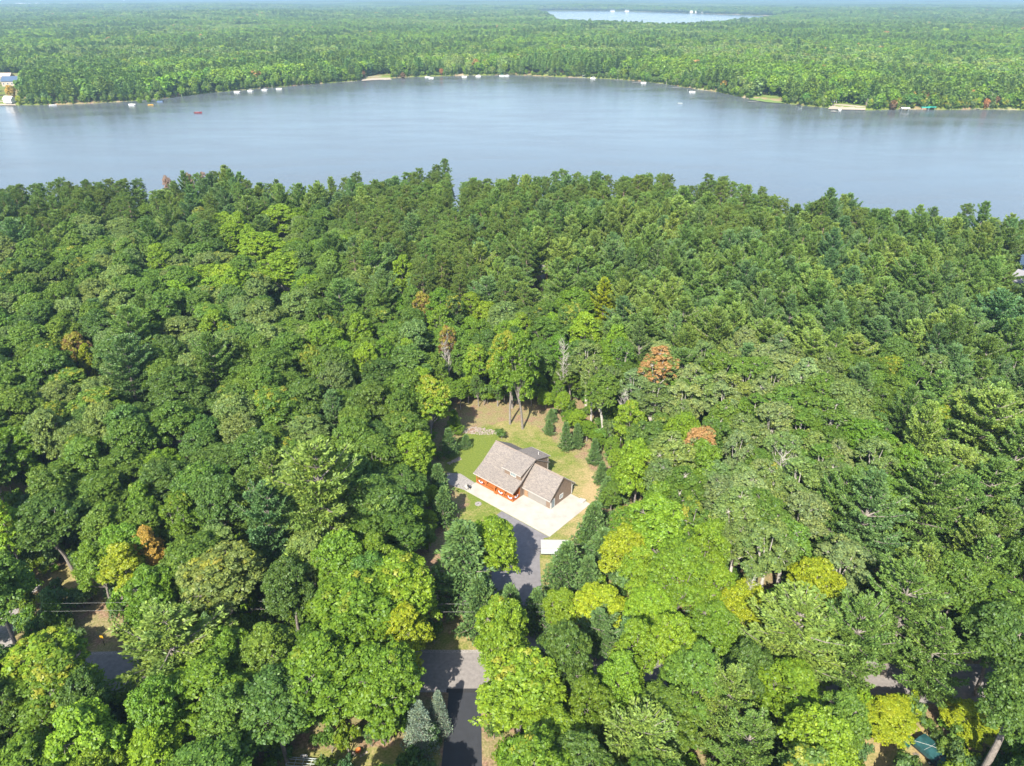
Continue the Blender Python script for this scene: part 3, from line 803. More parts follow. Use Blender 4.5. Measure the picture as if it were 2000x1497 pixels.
def pine(name, seed, Rad, H, base, whorls, per, droop=.0, tuft=.42, bark='bark', dense=1.0, cone=.0, tip=.35, trunk_r=None, bare=.25, nt=7, irregular=.25, step=.42, spread=.32, thick=.09):
    r = np.random.default_rng(seed)
    B = []; D = []; Ln = []; Wd = []; At = []
    T = MB(); tr = trunk_r or .012 * H + .06
    lean = r.normal(size=2) * .012 * H
    ax = lambda z: np.array([lean[0] * (z / H) ** 2, lean[1] * (z / H) ** 2, z])
    T.tube([tuple(ax(z)) for z in np.linspace(-.3, H * .99, 7)], list(np.linspace(tr * 1.15, .04, 7)), 7)
    for w in range(whorls):
        u = (w + r.uniform(-.25, .25)) / (whorls - 1); u = min(max(u, 0), 1)
        z = base + (H - base) * u * .985
        prof = (1 - u) ** .62 if cone else (math.sin(math.pi * min(1, (.22 + .78 * u)) ** .9) ** .75 if u < .96 else .18)
        prof = max(prof, .1)
        nb = per + int(r.integers(-1, 2))
        a0 = r.uniform(0, 6.28)
        side = 1 + irregular * r.normal()
        for k in range(nb):
            a = a0 + 2 * math.pi * k / nb + r.normal() * .25
            Lb = Rad * prof * r.uniform(1 - irregular * 1.2, 1 + irregular * .7) * max(.7, min(1.2, side))
            if Lb < .35: Lb = .35
            el = -droop + u * (.75 if not cone else .45) + r.normal() * .08
            dr = np.array([math.cos(a), math.sin(a), 0])
            st = max(3, int(Lb / .5)); pts = []
            for i in range(st + 1):
                s_ = i / st
                pts.append(ax(z) + dr * Lb * s_ * math.cos(el) + np.array([0, 0, Lb * (math.sin(el) * s_ + tip * s_ * s_ * .6)]))
            pts = np.array(pts)
            T.tube([tuple(pts[0]), tuple(pts[len(pts) // 2]), tuple(pts[-1])], [.018 * Lb + .02, .012 * Lb + .012, .012], 3, False)
            hue = np.clip(r.normal(.5, .2), 0, 1); cl = r.random() * .55 + .45 * u
            perp = np.array([-dr[1], dr[0], 0])
            ns = max(3, int((1 - bare) * Lb / step * dense))
            for i in range(ns):
                s_ = bare + (1 - bare) * (i + .5) / ns
                j = min(int(s_ * st), st - 1); f = s_ * st - j
                c0 = pts[j] * (1 - f) + pts[j + 1] * f
                wl = (spread * Lb * (1 - s_ * .75) + .25) * (1 if not cone else .75)
                for sg in (-1, 1):
                    m_ = max(1, int(wl / .38))
                    for q in range(m_ + 1):
                        off = sg * wl * (q + r.uniform(.1, .9)) / (m_ + 1)
                        c = c0 + perp * off + dr * abs(off) * .55 + np.array([0, 0, r.normal() * thick + .08 * abs(off)])
                        dirn = dr * .8 + perp * sg * .6 * r.random() + np.array([0, 0, .55])
                        B.append(np.tile(c, (nt, 1))); D.append(dirn + r.normal(size=(nt, 3)) * .55)
                        Ln.append(tuft * r.uniform(.7, 1.3, nt)); Wd.append(tuft * r.uniform(.15, .27, nt))
                        At.append(np.stack([np.clip(r.normal(.5, .22, nt), 0, 1), np.full(nt, cl), np.full(nt, hue)], 1))
    B = np.concatenate(B); D = np.concatenate(D); Ln = np.concatenate(Ln); Wd = np.concatenate(Wd); At = np.concatenate(At)
    return blades_mesh(name + '_crown', B, D, Ln, Wd, At, M['needle'], r), T.mesh(name + '_trunk', M[bark])

def redpine(name, seed, Rad, H, base, n, bark='bark_red'):
    """tall bare trunk, rounded open crown of needle balls"""
    r = np.random.default_rng(seed)
    B = []; D = []; Ln = []; Wd = []; At = []; T = MB(); tr = .011 * H + .05
    T.tube([(0, 0, -.3), (r.normal() * .2, r.normal() * .2, H * .5), (0, 0, H * .97)], [tr * 1.15, tr * .8, .05], 7)
    for i in range(n):
        u = (i + .5) / n; z = base + (H - base) * u; a = i * 2.4 + r.normal() * .3
        prof = math.sin(math.pi * (.16 + .80 * u)) ** .55
        Lb = Rad * prof * r.uniform(.6, 1.12)
        e = np.array([math.cos(a) * Lb, math.sin(a) * Lb, z + Lb * .28])
        T.tube([(0, 0, z - .3), (e[0] * .5, e[1] * .5, z), tuple(e)], [.05, .035, .015], 3, False)
        cl = r.random() * .6 + .4 * u
        for q in range(7):
            s_ = r.uniform(.4, 1.08); off = r.normal(size=3) * .42 * np.array([1, 1, .5])
            c = np.array([e[0] * s_, e[1] * s_, z + (e[2] - z) * s_]) + off
            nt = 30; dd = sph(r, nt, -.5)
            B.append(c + dd * .16); D.append(dd + np.array([0, 0, .35])); Ln.append(r.uniform(.32, .6, nt)); Wd.append(r.uniform(.05, .10, nt))
            At.append(np.stack([np.clip(r.normal(.5, .22, nt), 0, 1), np.full(nt, cl), np.full(nt, np.clip(r.normal(.5, .22), 0, 1))], 1))
    B = np.concatenate(B); D = np.concatenate(D); Ln = np.concatenate(Ln); Wd = np.concatenate(Wd); At = np.concatenate(At)
    return blades_mesh(name + '_crown', B, D, Ln, Wd, At, M['needle'], r), T.mesh(name + '_trunk', M[bark])

def deadtree(name, seed, H, spread, bark='bark_pale', twigs=60):
    r = np.random.default_rng(seed); T = MB()
    T.tube([(0, 0, -.3), (.2, .1, H * .45), (.1, -.2, H * .75), (.5, .2, H)], [.2, .16, .10, .03], 6)
    for i in range(twigs):
        z = H * r.uniform(.42, .98); a = r.uniform(0, 6.28); Lb = spread * r.uniform(.3, 1) * (1.2 - z / H * .6)
        p = np.array([.1, 0, z]); e = p + np.array([math.cos(a) * Lb, math.sin(a) * Lb, Lb * r.uniform(.3, .9)])
        m = (p + e) / 2 + r.normal(size=3) * .2
        T.tube([tuple(p), tuple(m), tuple(e)], [.06, .035, .012], 3, False)
        for _ in range(3):
            T.tube([tuple(m), tuple(m + (e - p) * .35 + r.normal(size=3) * .45)], [.03, .01], 3, False)
    return T.mesh(name + '_trunk', M[bark])

# kind: (name, builder list (crown, trunk), nominal radius, nominal height)
PR = {}
PR['oak'] = [(*broadleaf('oak', 100 + i, 5.0, 19, 7.0 - .6 * (i % 3), 15 + i % 3, .23, .62, .95, open_=.05), 5.0, 19.0) for i in range(4)]
PR['maple'] = [(*broadleaf('maple', 200 + i, 4.2, 18, 4.0, 17, .20, .54, .95, squash=1.0, open_=.05), 4.2, 18.0) for i in range(4)]
PR['aspen'] = [(*broadleaf('aspen', 300 + i, 3.7, 21, 9.0, 13, .20, .55, .9, bark='bark_pale', open_=.1, squash=1.1), 3.7, 21.0) for i in range(3)]
PR['white'] = [(*pine('white_pine', 400 + i, 5.0, 24, 5.0 + i, 12, 7, tip=.55, bare=.14, tuft=.52, nt=7, irregular=.3, step=.34, spread=.2, thick=.16), 5.0, 24.0) for i in range(4)]
PR['red'] = [(*redpine('red_pine', 500 + i, 3.3, 24, 12.5 - i, 46), 3.3, 24.0) for i in range(3)]
PR['young'] = [(*pine('young_pine', 600 + i, 2.3, 7.5, .5, 15, 7, droop=-.15, tuft=.36, cone=1, tip=.25, bare=.1, nt=6, irregular=.15, dense=.9), 2.3, 7.5) for i in range(2)]
PR['spruce'] = [(*pine('spruce', 700 + i, 2.9, 12, .3, 24, 9, droop=.18, tuft=.3, cone=1, tip=.12, bare=.15, nt=5, irregular=.08, dense=.85), 2.9, 12.0) for i in range(1)]
PR['bush'] = [(*broadleaf('bush', 800 + i, 1.5, 2.6, .2, 5, .17, .45, .9), 1.5, 2.6) for i in range(2)]
DEAD = [deadtree('dead_tree', 900 + i, 17, 4.5) for i in range(2)]
NAMES = dict(oak='oak_tree', maple='maple_tree', aspen='aspen_tree', white='white_pine', red='red_pine', young='young_pine', spruce='blue_spruce', bush='bush', dead='dead_tree')

TINT = dict(oak=(.107, .186, .024), oakdark=(.084, .152, .026), maple=(.122, .214, .017), aspen=(.150, .218, .056), lime=(.170, .268, .018), yellow=(.255, .31, .016),
            white=(.120, .203, .042), whiteblue=(.108, .192, .060), whitelime=(.170, .250, .050), red=(.112, .172, .034), young=(.112, .195, .060), spruce=(.20, .27, .21), orange=(.36, .17, .06),
            pale=(.190, .252, .086), brown=(.17, .10, .04), gold=(.40, .27, .05), pinkish=(.30, .21, .18))
WORD = dict(oak='green', oakdark='dark green', maple='bright green', aspen='pale sage green', lime='lime green', yellow='yellow', white='mid green', whiteblue='bluish green',
            whitelime='yellowish green', red='olive green', young='bluish green', spruce='silvery blue', orange='orange', pale='pale grey-green', brown='rusty brown', gold='golden', pinkish='thin pinkish brown')
TYPEWORD = dict(oak='oak', maple='maple', aspen='aspen', white='tiered pine', red='bare-stemmed pine', young='young bushy pine', spruce='conical spruce', bush='low bush', dead='leafless tree')

def jitter(c, r, s=.10, alpha=1.0):
    k = 1 + r.normal() * s; h = r.normal() * s * .5
    return (max(.01, c[0] * k * (1 + h)), max(.01, c[1] * k), max(.005, c[2] * k * (1 - h)), alpha)

PARTS = []
def put_tree(kind, x, y, Rad, H, tint, rz, var, alpha, label, group=None, cat='tree', z=0.0):
    root = bpy.data.objects.new(NAMES[kind], None); root.empty_display_size = .5
    root.location = (x, y, z); root.rotation_euler = (0, 0, rz)
    crown, trunk, r0, h0 = PR[kind][var % len(PR[kind])]
    s, sz = Rad / r0, H / h0
    root.scale = (s * (1 + .12 * math.sin(x * 7.1)), s * (1 - .12 * math.sin(x * 7.1)), sz)
    root.rotation_euler = (.05 * math.sin(x * 3.3), .05 * math.sin(y * 4.7), rz)
    COL.objects.link(root); tag(root, label, cat, group)
    t = bpy.data.objects.new('trunk', trunk); t.parent = root; COL.objects.link(t)
    c = bpy.data.objects.new('crown', crown); c.parent = root; COL.objects.link(c); c.color = tint if len(tint) == 4 else (*tint, alpha)
    return root

HR_ = random.Random(3)
PLACED = []      # x, y, crown radius
SEEN = []        # apex and lower crown of heroes that nothing may stand in front of
def hero(kind, apex, H, Rad, tint, label, alpha=1.0, var=None, base=None, group=None, rz=None):
    """a tree whose tip (or foot) is read off the photograph"""
    x, y = G(*base) if base else G(apex[0], apex[1], H)
    PLACED.append((x, y, Rad * .85))
    u0, v0 = PRJ(x, y, H); u1, v1 = PRJ(x, y, H * .3); w1 = abs(PRJ(x + Rad, y, H * .6)[0] - PRJ(x, y, H * .6)[0])
    if H > 9.5 and kind != 'aspen': SEEN.append(((u0 + u1) / 2, (v0 + v1) / 2, w1 * .8, abs(v1 - v0) / 2 * .9, y))
    return put_tree(kind, x, y, Rad, H, (*TINT[tint], alpha), rz if rz is not None else HR_.uniform(0, 6.28), var if var is not None else HR_.randrange(12), alpha, label, group, 'bush' if kind == 'bush' else 'tree')

# singled-out trees, tip pixel in the photograph
hero('white', (612, 868), 30, 9.6, 'whitelime', 'huge wide tiered white pine standing left of the house clearing', var=0)
hero('white', (300, 1196), 21, 7.4, 'whitelime', 'broad yellowish white pine beside the shaded road near the marker post', var=1)
hero('white', (1572, 1172), 21, 7.0, 'whitelime', 'broad star-shaped white pine beside the small grey road gap', var=2)
hero('white', (1700, 1178), 22, 5.2, 'white', 'feathery white pine just right of the star-shaped one', var=3)
hero('white', (1800, 1108), 24, 6.0, 'white', 'tall shaggy white pine behind the yellow maple of the tarp clearing', var=0)
hero('white', (1715, 935), 25, 6.6, 'whiteblue', 'large bluish white pine with fat tufts right of the pale aspens', var=1)
hero('white', (1850, 905), 25, 6.2, 'white', 'large round-topped white pine beside the fat bluish one', var=2)
hero('white', (1950, 765), 26, 7.5, 'whitelime', 'very broad yellowish white pine with an exposed lower trunk at the frame edge', var=3)
hero('white', (1170, 1190), 12, 3.4, 'young', 'narrow pale pine poking out of the green maples below the driveway', var=1)
hero('white', (1240, 1395), 18, 5.6, 'whitelime', 'spreading pale pine low among the maples, farther from the tarp clearing', var=2)
hero('white', (1425, 1322), 18, 4.2, 'whitelime', 'small feathery pine in a gap of the maples', var=3)
hero('white', (1470, 1420), 17, 4.4, 'white', 'ragged pine with tall side shoots at the lower frame edge', var=0)
hero('white', (640, 772), 19, 4.2, 'whiteblue', 'single bluish tiered pine rising from the oaks up-slope of the huge pine', var=1)
hero('white', (232, 668), 25, 6.5, 'whiteblue', 'dark flat-tiered pine with a pale bare trunk among the oaks', var=2)
hero('white', (400, 660), 24, 5.4, 'white', 'dark tiered pine beside the flat-topped one among the oaks', var=3)
hero('spruce', (815, 1380), 10, 2.9, 'spruce', 'silvery blue spruce standing clear beside the black driveway')
hero('spruce', (852, 1352), 8.5, 2.2, 'spruce', 'silvery blue spruce half hidden behind the other one', rz=2)
hero('maple', (765, 1105), 19, 6.0, 'lime', 'yellow-green maple above the road, its crown edge turning yellow', alpha=.88)
hero('maple', (690, 1150), 20, 6.6, 'maple', 'big bright green maple left of the road', alpha=.9)
hero('maple', (788, 1205), 16, 4.4, 'yellow', 'yellowing maple leaning over the sunlit road', alpha=.9)
hero('maple', (620, 1270), 19, 6.2, 'maple', 'bright maple above the boat trailer', alpha=.95)
hero('maple', (728, 1290), 18, 5.2, 'maple', 'green maple between the road and the blue spruces', alpha=.96)
hero('maple', (955, 1026), 16, 4.9, 'lime', 'lime green maple standing in the curve of the grey driveway', alpha=1)
hero('young', (893, 1030), 19, 6.6, 'young', 'big bushy pine left of the grey driveway', var=0)
hero('young', (942, 1128), 13, 4.6, 'young', 'bushy pine below the lime maple at the driveway', var=1)
hero('young', (1002, 1150), 10, 3.4, 'young', 'bushy pine at the foot of the grey driveway', var=0)
hero('young', (1052, 1152), 9, 3.4, 'young', 'bushy pine closing off the driveway below the trailer', var=1)
hero('young', (1102, 1066), 12, 4.5, 'young', 'bushy pine right below the white trailer', var=1)
hero('young', (1155, 988), 11, 4.2, 'young', 'round bushy pine at the corner of the garage patio', var=0)
hero('young', (1172, 1036), 11, 4.0, 'young', 'bushy pine below the round one by the garage patio', var=1)
hero('young', (1150, 1095), 10.5, 3.6, 'young', 'bushy pine between the trailer pine and the yellow maple', var=0)
hero('young', None, 7.5, 2.6, 'young', 'large silvery young pine on the back lawn beside a smaller one', var=1, base=(878, 892))
hero('young', None, 3.8, 1.7, 'young', 'small round pine alone on the bright back lawn', var=0, base=(909, 876))
hero('bush', None, 2.6, 1.5, 'oakdark', 'round dark bush behind the house ridge', base=(979, 858))
hero('young', None, 8.5, 3.0, 'young', 'young pine beside the gravel patch', var=0, base=(858, 972))
hero('young', None, 9.0, 3.4, 'young', 'wide young pine below the gravel patch at the lawn edge', var=1, base=(866, 1024))
hero('young', None, 7.0, 2.4, 'maple', 'bright green young tree behind the silvery lawn pine', var=0, base=(890, 848))
for i, (bx, by, h, rr, wd) in enumerate([(1106, 880, 7.5, 2.2, 'nearest the back lawn'), (1128, 876, 7, 2.0, 'second from the back lawn corner'), (1160, 908, 7, 2.0, 'at the bend of the lawn'),
                                         (1072, 850, 4.5, 1.6, 'standing forward on the brown litter'), (1076, 826, 4, 1.5, 'highest up the litter slope'), (1172, 945, 6, 2.0, 'above the dry lawn strip'),
                                         (1182, 990, 7.5, 2.4, 'at the low end of the dry strip')]):
    hero('young', None, h, rr, 'young', 'small pine right of the house, ' + wd.replace('nearest the back lawn', 'nearest the lawn'), base=(bx, by), group='small pines along the right of the lawn', alpha=1)
hero('maple', None, 27, 4.6, 'maple', 'tall maple with a long bare trunk closest behind the house', base=(1021, 838), alpha=.95, var=1)
hero('maple', None, 25, 4.2, 'maple', 'tall pale-trunked maple left of the closest one behind the house', base=(996, 829), alpha=.7, var=2)
hero('maple', (1215, 1030), 15, 3.8, 'yellow', 'bright yellow maple right of the driveway pines', alpha=1)
hero('maple', (1255, 1075), 14, 3.6, 'lime', 'lime maple beside the bright yellow one', alpha=.9)
hero('maple', (800, 848), 17, 3.9, 'lime', 'column-shaped yellow-green maple at the left edge of the clearing', alpha=.94, var=0)
hero('maple', (510, 452), 22, 8.5, 'lime', 'huge lime green dome-shaped maple among dark oaks', var=0)
hero('maple', (450, 440), 20, 6.4, 'lime', 'lime green maple farthest back of the lime cluster', var=1)
hero('maple', (540, 500), 20, 7.2, 'lime', 'lime green maple nearest the camera of the lime cluster', var=2)
hero('maple', (545, 402), 21, 7.0, 'lime', 'rounded lime maple near the lake pines', var=3)
hero('maple', (306, 480), 20, 4.6, 'lime', 'small round lime maple alone among dark oaks', var=1)
hero('maple', (782, 500), 21, 4.4, 'lime', 'lime tree with two pale stems beside the dark pine gap', var=2)
hero('aspen', (1372, 838), 20, 4.0, 'pale', 'pale aspen with an orange turning top above the yard', alpha=.475, var=0)
hero('aspen', (1285, 690), 21, 4.4, 'aspen', 'aspen capped with bright orange leaves near the big pines', alpha=.492, var=1)
hero('aspen', (872, 640), 19, 2.4, 'brown', 'thin dying tree with an orange-brown top above the maples', alpha=.6, var=2)
hero('maple', (825, 572), 18, 3.0, 'brown', 'reddish maple at the edge of the dark pine gap', alpha=.5)
hero('oak', (142, 652), 16, 3.2, 'brown', 'rusty brown oak among the dark oaks', alpha=.5)
hero('maple', (160, 676), 15, 2.6, 'yellow', 'small yellow maple beside the rusty brown oak')
hero('maple', (222, 1070), 15, 3.4, 'yellow', 'yellow maple near the gravel lane')
hero('maple', (285, 1030), 15, 2.4, 'gold', 'small golden-orange maple behind the yellow one')
hero('maple', (1336, 1102), 12, 1.4, 'orange', 'tiny scarlet-orange tree among yellow maples')
hero('maple', (1000, 655), 22, 5.4, 'maple', 'maple with yellow turning branches up-slope behind the house', alpha=.55, var=3)
hero('maple', (835, 735), 20, 4.4, 'lime', 'yellow-green maple with a rusty top at the back left of the clearing', alpha=.7, var=0)
hero('white', (1180, 545), 20, 5.0, 'yellow', 'yellowing open pine among dark pines', var=1)
hero('maple', None, 7.0, 4.0, 'yellow', 'bright yellow-green maple leaning over the tarp clearing', base=(1722, 1440), alpha=.93, var=1)
hero('maple', None, 7, 3.4, 'yellow', 'bright yellow-green maple right of the teal tarp', base=(1872, 1450), alpha=.95, var=2)
hero('maple', None, 12, 4.8, 'lime', 'vivid green maple in the lower corner beside the bare trunk', base=(2050, 1500), var=3)
hero('bush', None, 2.6, 2.6, 'oakdark', 'dark green shrub along the edge of the teal tarp', base=(1862, 1480))
hero('bush', None, 1.6, 1.1, 'oak', 'small shrub on the litter above the teal tarp', base=(1810, 1424))
hero('maple', (985, 1180), 17, 4.4, 'lime', 'yellow-topped maple at the right edge of the sunlit road', alpha=.88, var=2)
hero('maple', (1010, 1290), 19, 5.2, 'lime', 'yellow-green maple along the right side of the black driveway', alpha=.85, var=0)
hero('maple', (20, 840), 17, 5.4, 'maple', 'bright green maple beside the litter clearing at the frame edge', alpha=1, var=2)
hero('maple', (1600, 1110), 17, 4.6, 'yellow', 'large yellow-green maple above the star-shaped pine', alpha=.9, var=3)
hero('white', (1852, 1222), 18, 5.2, 'white', 'shaggy pine hiding the road just above the teal tarp', var=1)
hero('oak', (1975, 1200), 18, 5.4, 'oakdark', 'dark oak hiding the road at the right frame edge', var=2)
hero('maple', (1405, 1118), 14, 3.8, 'lime', 'lime maple in the gap left of the star-shaped pine', var=1)
hero('maple', (1458, 1150), 13, 3.6, 'yellow', 'yellow-green maple touching the star-shaped pine', var=0)
hero('maple', (1395, 1190), 14, 4.0, 'maple', 'bright green maple below the lime one left of the star-shaped pine', var=2)
for i, (ax_, ay, nm) in enumerate([(328, 345, 'farthest left'), (362, 343, 'in the middle'), (400, 338, 'tallest, next to the dark pines')]):
    hero('aspen', (ax_, ay), 22 - i % 2, 2.6, 'pinkish', 'sparse pinkish tree against the lake, ' + nm, alpha=.9, var=i, group='sparse pinkish trees on the lakeshore')

rb = random.Random(9)
for k, (bx, by) in enumerate([(862, 806), (880, 796), (900, 800), (915, 788), (935, 795), (952, 788), (972, 794), (985, 786), (1010, 789), (1038, 792), (1050, 786), (1066, 800), (1088, 805), (1098, 822), (1112, 838), (1128, 850), (1146, 862), (1168, 886), (1190, 912), (1200, 940), (1204, 975), (1190, 1012), (845, 835), (838, 870), (838, 905), (836, 940), (838, 1000), (836, 1050), (838, 1080), (1142, 1070)]):
    where = ('at the back edge of the clearing' if k < 11 else 'at the upper right edge of the clearing' if k < 18 else 'along the right edge of the clearing' if k < 22 else 'along the left edge of the clearing')
    sz = rb.uniform(4.5, 9.5); tn = rb.choice(['maple', 'lime', 'oak', 'oakdark'])
    hero('maple', None, sz, rb.uniform(1.7, 2.9), tn, 'small %s sapling %s' % (WORD[tn], where), base=(bx, by), group='saplings %s, %s' % (where, WORD[tn]), var=rb.randrange(4))
# big bare trunk lower right, its crown beyond the frame
bx_, by_ = G(1925, 1497, 6.5)
t = tag(empty('white_pine', (bx_, by_, 0)), 'massive grey pine trunk rising bare in the lower right corner', 'tree')
MB().tube([(-.3, -.2, -.5), (0, 0, 6), (.3, .2, 10.5), (.3, .3, 15)], [.56, .48, .42, .36], 12).build('trunk', M['bark'], t)
c_ = link(bpy.data.objects.new('crown', PR['oak'][1][0]), t); c_.location = (1.5, 1.2, 5.0); c_.scale = (.85, .85, .95); c_.color = (*TINT['oakdark'], 1)
PLACED.append((bx_, by_, 4))
def dead(px, py, H, label, v, s=1.0):
    s *= .8
    x, y = G(px, py, H)
    t = tag(empty('dead_tree', (x, y, 0), px * .7), label, 'tree', None); t.scale = (s, s, H / 17)
    b = bpy.data.objects.new('trunk', DEAD[v]); link(b, t); PLACED.append((x, y, 1.2))
dead(1102, 668, 21, 'pale leafless trunk rising through the maples behind the house', 0, .8)
dead(868, 668, 17, 'crooked pale dead stem below the orange-topped tree', 1, .6)
dead(735, 940, 12, 'bare grey snag in front of the column-shaped maple', 1, .7)
dead(595, 570, 16, 'forked white snag in the oaks below the lime cluster', 0, .5)
dead(1220, 765, 18, 'short white snag in the maples behind the small pines', 1, .6)
dead(1530, 890, 17, 'pale forked bare tree between the sage aspens', 0, 1.0)
dead(1470, 1130, 15, 'pale bare branches above the yellow maple group', 1, .5)

# ------------------------------------------------------------------ near forest by zones of the photograph
ROWS = {
    380: 'r r r rw rw w w rw r rw r r r rw rw rw rw rw rw rw',
    465: 'wo o o ow oL Lo o wr wr rw rw w w w rw w w w w w',
    550: 'o o o oL Lo Lo wo w r rw w w w w w w w w w w',
    650: 'o o ow o o o om m om m om wm w w w w w w w w',
    750: 'o o o o o o oo om mo m mo ma a a a a wo o aw aw',
    850: 'om o mo o o o o o m m m m m ma a a a m w w',
    950: 'm o o om ow w wo o m m m m ma a a a wo w w w',
    1050: 'o o om o o ow wo m m m m my y ma a a w w w wo',
    1150: 'o o m my mo o m m m m m y my m a y w w wo o',
    1250: 'o om w wm m m m m m m m m m m mw w w w o o',
    1350: 'm m mw m m m m m m m m m m m mw wm m o o om',
    1450: 'm m m mo o m m m m m m m m m m m om o y m'}
RK = sorted(ROWS); RV = {k: v.split() for k, v in ROWS.items()}
KMAP = dict(o='oak', m='maple', a='aspen', w='white', r='red', L='maple', y='maple')
VIS = [[(858, 812), (905, 796), (960, 800), (1020, 792), (1085, 812), (1110, 850), (1160, 875), (1195, 925), (1196, 985), (1165, 1010), (1150, 1060), (1110, 1100), (1060, 1150), (1000, 1100), (930, 1040), (900, 1090), (840, 1140), (822, 1075), (845, 1010), (872, 960), (855, 900), (848, 860)],
       [(845, 1262), (948, 1250), (948, 1345), (945, 1400), (945, 1510), (860, 1510), (868, 1420), (868, 1350), (840, 1320)],
       [(130, 1262), (240, 1262), (240, 1310), (205, 1335), (130, 1310)],
       [(80, 1130), (135, 1098), (165, 1130), (140, 1165), (90, 1160)], [(150, 1200), (235, 1190), (240, 1262), (150, 1262)],
       [(0, 985), (40, 962), (70, 940), (95, 950), (40, 1000), (0, 1010)],
       [(1612, 1314), (1645, 1314), (1648, 1338), (1616, 1338)],
       [(1672, 1440), (1750, 1425), (1800, 1410), (1835, 1460), (1860, 1510), (1680, 1510)],
       [(552, 1476), (640, 1474), (770, 1462), (850, 1470), (862, 1510), (545, 1510)],
       [(1045, 470), (1080, 470), (1080, 488), (1050, 488)], [(1262, 505), (1275, 500), (1278, 522), (1264, 525)], [(1040, 540), (1062, 530), (1066, 556), (1046, 566)],
       [(1912, 1510), (1950, 1385), (1985, 1385), (1948, 1510)],
       [(1983, 500), (2010, 500), (2010, 560), (1983, 556)], [(965, 575), (1000, 575), (1000, 592), (970, 592)],
       [(1286, 476), (1302, 476), (1302, 492), (1286, 492)]]
GROUND_KEEP = [strip(-190, 190, 83, 5.2, 20, road_y), [(-12, 38), (-2, 38), (-3.6, 80), (-11.5, 80)], YARD, [G(*p) for p in [(1000, 470), (1030, 505), (1058, 545), (1085, 560), (1065, 520), (1040, 480)]]]
LAKEBANK = LAKE
trees = []
def kind_at(x, y, r):
    px, py = PRJ(x, y, 14)
    c = min(19, max(0, int((px + r.normal() * 30) // 100))); k = min(RK, key=lambda q: abs(q - (py + r.normal() * 30)))
    return r.choice(list(RV[k][c]))
tr_ = np.random.default_rng(21)
N = 60000
cx = tr_.uniform(-330, 330, N); cyy = tr_.uniform(46, 372, N)
zc = cyy * math.cos(PITCH) + 86 * math.sin(PITCH)
keep = (np.abs(cx) < zc * (1000 / 1400.) + 14) & (sdist(cx, cyy, LAKE) < -2.5)
for p in GROUND_KEEP: keep &= ~inpoly(cx, cyy, p)
cx, cyy = cx[keep], cyy[keep]
cell = {}
def near(x, y, rad):
    i, j = int(x // 12), int(y // 12)
    for a in (-1, 0, 1):
        for b in (-1, 0, 1):
            for (u, v, q) in cell.get((i + a, j + b), ()):
                if (u - x) ** 2 + (v - y) ** 2 < (.64 * (rad + q)) ** 2: return True
    return False
for (x, y, q) in PLACED: cell.setdefault((int(x // 12), int(y // 12)), []).append((x, y, q))
SUNLIT = [(-7.2, 82), (-5.5, 82), (-6.2, 85), (-5.0, 80), (-5.2, 76), (-5.4, 71), (-5.2, 66), (-4.6, 60), (-6.6, 62), (-6.8, 68), (-6.8, 73)] + [G(*p) for p in [(1700, 1470), (1740, 1455), (1720, 1490), (1790, 1470),
          (1625, 1325), (1640, 1335), (110, 1130), (140, 1115), (940, 1260), (930, 990), (950, 970), (900, 1000), (925, 1020), (890, 890), (930, 880), (960, 840), (1000, 820), (1060, 830), (1020, 800), (960, 810), (1000, 1010), (1000, 1040), (1050, 1030), (1100, 1000), (1130, 1060), (1140, 920), (1160, 970), (1020, 960), (905, 935), (700, 1485), (650, 1490), (600, 1490), (625, 1488)]]
def shades(x, y, Rad, H):
    t = 1 / math.tan(SUN_ELEV)
    for f in (.45, .6, .75, .9):
        h = H * f; a = x + h * t * math.sin(SUN_AZ); b = y + h * t * math.cos(SUN_AZ); q = (Rad * (1.0 if f < .8 else .6)) ** 2
        for (u, v) in SUNLIT:
            if (u - a) ** 2 + (v - b) ** 2 < q: return True
    return False
def blocks(x, y, Rad, H):
    hs = ((.35, .8), (.6, 1.0), (.85, .8), (1.0, .3))
    X = []; Y = []
    for f, w in hs:
        for ox in (-1, -.5, 0, .5, 1):
            a, b = PRJ(x + ox * Rad * w * .85, y, H * f); X.append(a); Y.append(b)
    a, b = PRJ(x, y, 0.2); 
    X = np.array(X); Y = np.array(Y)
    for p in VIS:
        if inpoly(X, Y, p).any(): return True
    for (u, v, a, b, yy) in SEEN:
        if y < yy and (((X - u) / a) ** 2 + ((Y - v) / b) ** 2 < 1).sum() > 1: return True
    return False
